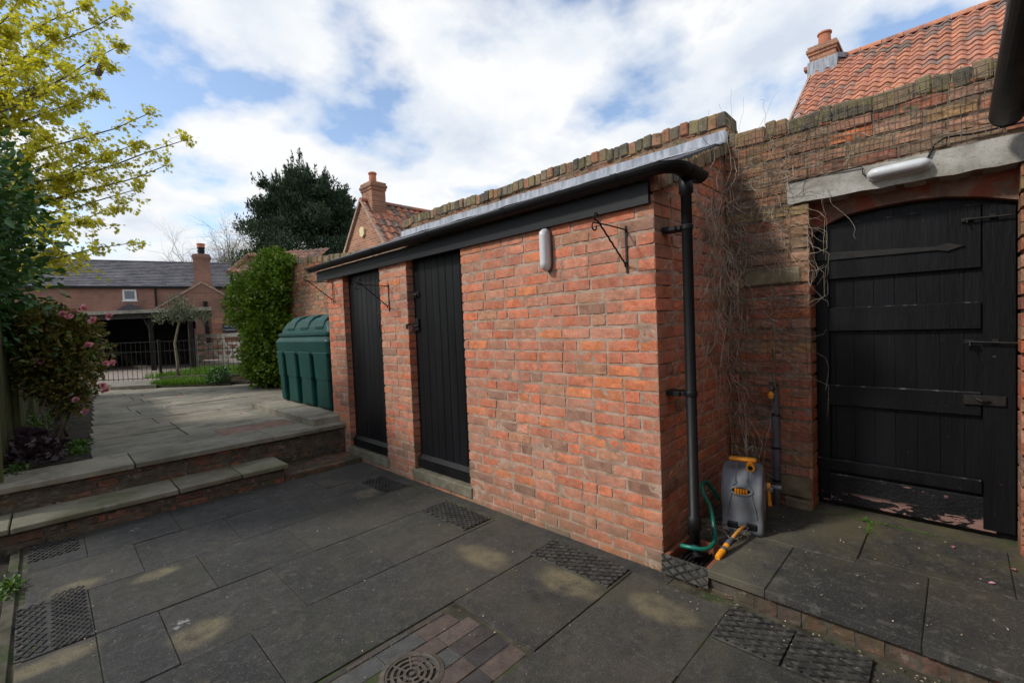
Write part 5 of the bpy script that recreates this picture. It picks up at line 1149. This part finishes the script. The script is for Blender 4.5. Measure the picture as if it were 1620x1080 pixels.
# conifer
c = at(487, 352, 30); t = thing('conifer_tree', (c.x, c.y, .4), 'broad dark green conifer rising behind the garden wall', 'tree')
P = []; D = []
for i in range(230):
    d = rng.normal(0, 1, 3); d /= np.linalg.norm(d); d[2] = abs(d[2])*1.0-.25*(rng.random() < .5)
    rr = rng.uniform(.45, 1.0)**.6; cc = np.array(c)+d*np.array((2.9, 2.9, 2.75))*rr*(1+.5*noise.noise(Vector(d*2.6))); R_ = rng.uniform(.22, .62)
    p, dd = blob_points(cc, (R_*1.1, R_*1.1, R_*.8), 330, .6, .3, 3); P.append(p); D.append(dd*.6+np.array((0, 0, .8)))
    if rr > .8:
        for _ in range(3):
            tip = cc+d*rng.uniform(-.1, .22)+rng.normal(0, .25, 3); k = 26; hh_ = rng.random(k)[:, None]; P.append(tip+np.array((0, 0, .45))*hh_+d*.3*hh_+rng.normal(0, .07, (k, 3))*(1.1-hh_)); D.append(np.tile(d*.4+np.array((0, 0, 1)), (k, 1)))
for i in range(190):
    a = rng.uniform(0, 2*PI); q_ = rng.uniform(1.6, 3.75); cc = np.array(c)+np.array((math.cos(a)*q_, math.sin(a)*q_, -rng.uniform(.2, 4.6))); p, dd = blob_points(cc, (.85, .85, .5), 230, .6, .3, 3); P.append(p); D.append(dd*.6+np.array((0, 0, .8)))
P = np.vstack(P); D = np.vstack(D); leaves('crown', P, D, .21, 'conifer', t, wide=.5, spread=.45)
m = MB(); m.tube([(c.x, c.y, 0), (c.x+.1, c.y, 4), (c.x, c.y, c.z+1.5)], [.45, .35, .1], 10); m.build('trunk', 'bark', t)
# branching skeletons
def grow(mb, p, d, L, r, lev, anchors, maxlev, droop=0, split=(2, 4), ang=.55, seg=4):
    pts = [Vector(p)]; rs = [r]; dd = Vector(d).normalized()
    for i in range(seg):
        dd = (dd+Vector([random.gauss(0, .13) for _ in range(3)])+Vector((0, 0, -droop))).normalized(); pts.append(pts[-1]+dd*L/seg); rs.append(r*(1-.6*(i+1)/seg))
        if lev >= maxlev-1: anchors.append((pts[-1].copy(), dd.copy()))
    mb.tube(pts, rs, 7 if lev < 2 else (4 if lev < maxlev else 3), False)
    if lev < maxlev:
        for k in range(random.randint(*split)):
            j = random.randint(1, seg); nd = (dd+Vector([random.gauss(0, ang) for _ in range(3)])).normalized()
            grow(mb, pts[j], nd, L*random.uniform(.55, .8), rs[j]*.75, lev+1, anchors, maxlev, droop, split, ang, seg)
for (px, dd, hh, lab) in ((350, 33, 8.6, 'bare spreading tree behind the cottage chimney, its twigs against the sky'), (392, 35, 9.4, 'second bare tree half hidden by the dark conifer')):
    q = at(px, 540, dd); t = thing('bare_tree', (q.x, q.y, .4), lab, 'tree', 'leafless trees beyond the cottage'); m = MB(); an = []
    m.tube([(q.x, q.y, .2), (q.x+.1, q.y, 2.5), (q.x, q.y, 4.0)], [.3, .24, .2], 8)
    for k in range(9):
        a = k*.9; grow(m, (q.x, q.y, 3.2+.15*k), (math.cos(a)*.9, math.sin(a)*.9, 1.0), (hh-4)*.62, .11, 0, an, 4, 0, (4, 5), .55)
    m.build('branches', 'palebark', t)
# maple with spring leaves reaching in from the left
T0 = at(-190, 470, 8.4); T0.z = .2
t = thing('maple_tree', T0, 'tall maple in yellow green spring leaf reaching in from the left', 'tree')
m = MB(); top = Vector((T0.x-.1, T0.y+.1, 4.2)); m.tube([T0, T0.lerp(top, .5)+Vector((.08, 0, 0)), top, top+Vector((.05, .1, 3.2))], [.20, .17, .14, .05], 10); m.build('trunk', 'bark', t, smooth=True)
m = MB(); an = []
targets = [(292, 222, 8.2), (262, 262, 8.4), (235, 180, 7.9), (215, 300, 8.6), (205, 385, 8.3), (150, 400, 8.8), (185, 75, 8.0), (165, 105, 7.8), (190, 20, 8.5), (120, 350, 8.0), (130, 10, 8.8), (80, 60, 8.2), (60, 150, 8.6), (110, 170, 8.9), (160, 250, 8.1),
           (90, 300, 8.5), (40, 250, 8.0), (20, 60, 8.5), (60, -40, 8.2), (130, 240, 8.9), (175, 330, 8.2), (40, 350, 8.8), (90, 400, 8.4), (-10, 150, 8.2), (210, 230, 8.4), (100, 110, 8.3), (30, 0, 8.8), (150, 150, 8.4), (70, 220, 8.3), (20, 200, 8.7), (110, 280, 8.3), (50, 100, 8.0)]
for i, (px, py, d) in enumerate(targets):
    e = at(px, py, d); s_z = max(2.2, min(6.8, 2.6+(e.z-2.8)*.75)); s0 = Vector((T0.x, T0.y+.05, s_z)); k = 9
    pts = []; bend = Vector((0, 0, -.25))+Vector((random.gauss(0, .12), random.gauss(0, .12), 0))
    for j in range(k+1):
        u_ = j/k; pts.append(s0.lerp(e, u_)+bend*math.sin(PI*u_)+Vector([random.gauss(0, .025) for _ in range(3)])*(0 < j < k))
    m.tube(pts, [.032*(1-.88*j/k)+.0022 for j in range(k+1)], 6, False)
    for j in range(3, k+1):
        dirn = (pts[j]-pts[j-1]).normalized(); an.append((pts[j], dirn)); an.append((pts[j].lerp(pts[j-1], .5), dirn))
        nb_ = 2 if (j > 7 and i < 6) else (6 if px < 150 else 4)
        for _ in range(nb_):
            nd = (dirn*.7+Vector((random.gauss(0, .6), random.gauss(0, .6), random.gauss(.05, .38)))).normalized()
            L = random.uniform(.22, .62)*(1 if j < k else .35); ps_ = [pts[j]]; c_ = nd.copy()
            for q_ in range(4):
                c_ = (c_+Vector([random.gauss(0, .15) for _ in range(3)])+Vector((0, 0, -.05))).normalized(); ps_.append(ps_[-1]+c_*L/4); an.append((ps_[-1].copy(), c_.copy()))
            m.tube(ps_, [.0045, .0038, .003, .0024, .0016], 3, False)
m.build('branches', 'bark', t)
P = []; D = []
for p_, d_ in an:
    for _ in range(random.choice((4, 6, 7, 9))):
        P.append((p_+Vector([random.gauss(0, .042) for _ in range(3)]))[:]); D.append((d_+Vector((0, 0, -.5)))[:])
leaves('leaves', P, D, .066, 'maple', t, STAR, STARF, 1.0, .7, nup=(0, 0, .8))
m = MB(); a, b_, c = at(155, 118, 8.0), at(167, 92, 8.0), at(162, 103, 7.95); m.tube([at(140, 108, 8.05), at(150, 112, 8.0), a], [.03, .035, .05], 8); m.tube([a, c, b_], [.05, .055, .035], 8); m.build('sawn_limb', 'bark', t)

# ================================================================== NETTING AND DEAD VINES
m = MB()
def wire(pts): m.tube(pts, .0024, 4, False)
def nety(z, z0=None): return 3.668+.006*noise.noise(Vector((z*3, 1, 2)))
for (y0, y1, z0, z1) in ((.745, 1.245, .38, 1.72), (.86, 1.245, 1.85, 2.46), (-.16, 1.235, 2.45, 2.86)):
    y = y0
    while y <= y1:
        wire([(3.652+.012*noise.noise(Vector((y*9, z*9, 1))), y+.010*noise.noise(Vector((y*7, z*7, 5))), z) for z in np.linspace(z0, z1, max(3, int((z1-z0)/.05)))]); y += .048
    z = z0
    while z <= z1:
        wire([(3.650+.012*noise.noise(Vector((y*9, z*9, 1))), y, z+.012*noise.noise(Vector((y*8, z*8, 9)))) for y in np.linspace(y0, y1, max(3, int((y1-y0)/.05)))]); z += .048
tag(m.build('wall_netting', 'net'), 'sagging square wire netting pinned over the old brick wall beside the gate', 'netting')
m = MB()
def vine(p, n, step, r, lim, bias):
    pts = [Vector(p)]; d = Vector(bias).normalized(); x0, x1, y0, y1 = lim
    for i in range(n):
        d = (d+Vector((random.gauss(0, .28), random.gauss(0, .28), random.gauss(0, .28)))+Vector(bias)*.12).normalized(); q = pts[-1]+d*step
        q.x = min(max(q.x, x0), x1); q.y = min(max(q.y, y0), y1); q.z = max(q.z, .2); pts.append(q)
    m.tube(pts, [r*(1-.6*i/n) for i in range(n+1)], 4, False)
for i in range(110):      # hanging mass on the side wall by the corner
    y = 1.262-abs(random.gauss(0, .035)); x = random.uniform(3.22, 3.62); z = random.uniform(1.5, 2.45)
    vine((x, y, z), random.randint(12, 34), .035, random.uniform(.0011, .0028), (3.0, 3.67, 1.12, 1.262), (random.gauss(0, .4), 0, random.choice((-1, -1, -1, .6))))
for i in range(60):      # thinner trails over the gate wall
    y = random.uniform(.78, 1.24); z = random.uniform(1.2, 2.6)
    vine((3.655-abs(random.gauss(0, .02)), y, z), random.randint(8, 24), .035, random.uniform(.001, .0022), (3.55, 3.668, .62, 1.25), (0, random.gauss(-.2, .8), random.choice((-1, .6, .3))))
for i in range(12): vine((3.65, random.uniform(.5, 1.0), random.uniform(2.3, 2.75)), random.randint(10, 20), .03, .0018, (3.55, 3.665, .2, 1.25), (0, random.gauss(-.5, .6), random.choice((-1, .7))))
for i in range(14): vine((3.60, random.uniform(1.0, 1.12), .32), random.randint(18, 36), .035, random.uniform(.0016, .0034), (3.3, 3.665, .9, 1.255), (random.gauss(0, .2), random.gauss(0, .25), 1))
for i in range(7): vine((3.62, .72, random.uniform(1.8, 2.2)), 12, .03, .0013, (3.5, 3.665, .60, .80), (-.1, -.1, -.8))
for i in range(5): vine((3.60, random.uniform(1.12, 1.22), .16), random.randint(36, 50), .04, random.uniform(.0035, .0055), (3.45, 3.66, 1.08, 1.25), (random.gauss(-.15, .15), random.gauss(0, .12), 1))
for i in range(45): vine((3.655, random.uniform(.9, 1.24), random.uniform(2.0, 2.75)), random.randint(6, 18), .03, random.uniform(.0009, .0018), (3.60, 3.665, .62, 1.25), (0, random.gauss(-.4, .8), random.gauss(-.3, .7)))
vt = thing('dead_climber', (3.62, 1.2, .14), 'tangle of dry leafless climber stems hanging in the corner of the walls', 'climber'); m.build('stems', 'vine', vt)
# dry twigs and fallen bits
m = MB()
for i in range(30): vine((random.uniform(2.84, 3.0), random.uniform(.95, 1.2), .16), 5, .03, .0012, (2.8, 3.1, .9, 1.25), (random.gauss(0, 1), random.gauss(0, 1), -.05))
tag(m.build('dry_twigs', 'vine'), 'scatter of dry twigs on the slab beside the gully', 'twigs', kind='stuff')
P = []
for _ in range(26): P.append((random.uniform(.6, 2.4), random.uniform(7, 12.6), .402))
for _ in range(4): P.append((random.uniform(3.2, 3.7), random.uniform(-.2, .1), .146))
for p_ in [(1.83, 10.9), (1.79, 10.8), (.87, 12.0), (1.33, 11.3)]: P += [(p_[0]+random.gauss(0, .03), p_[1]+random.gauss(0, .06), .405) for _ in range(7)]
tag(leaves('fallen_petals', P, rng.normal(0, 1, (len(P), 3))*np.array((1, 1, .1)), .035, 'pink', None, nup=(0, 0, 3)), 'fallen pink petals scattered on the stone terrace', 'petals', kind='stuff')
P = [(random.uniform(-.1, 2.3), random.uniform(1, 4.8), .004) for _ in range(260)]+[(2.47-abs(random.gauss(0, .12)), random.uniform(.0, 1.2), .012) for _ in range(120)]+[(random.uniform(2.5, 3.7), random.uniform(-.2, .95), .145) for _ in range(110)]
tag(leaves('leaf_litter', P, rng.normal(0, 1, (len(P), 3))*np.array((1, 1, .05)), rng.uniform(.004, .016, len(P))*1.0, 'vine', None, nup=(0, 0, 3)), 'tiny dry leaf scraps scattered over the paving', 'litter', kind='stuff')

for o in bpy.data.objects:
    if '_o' in o: del o['_o']
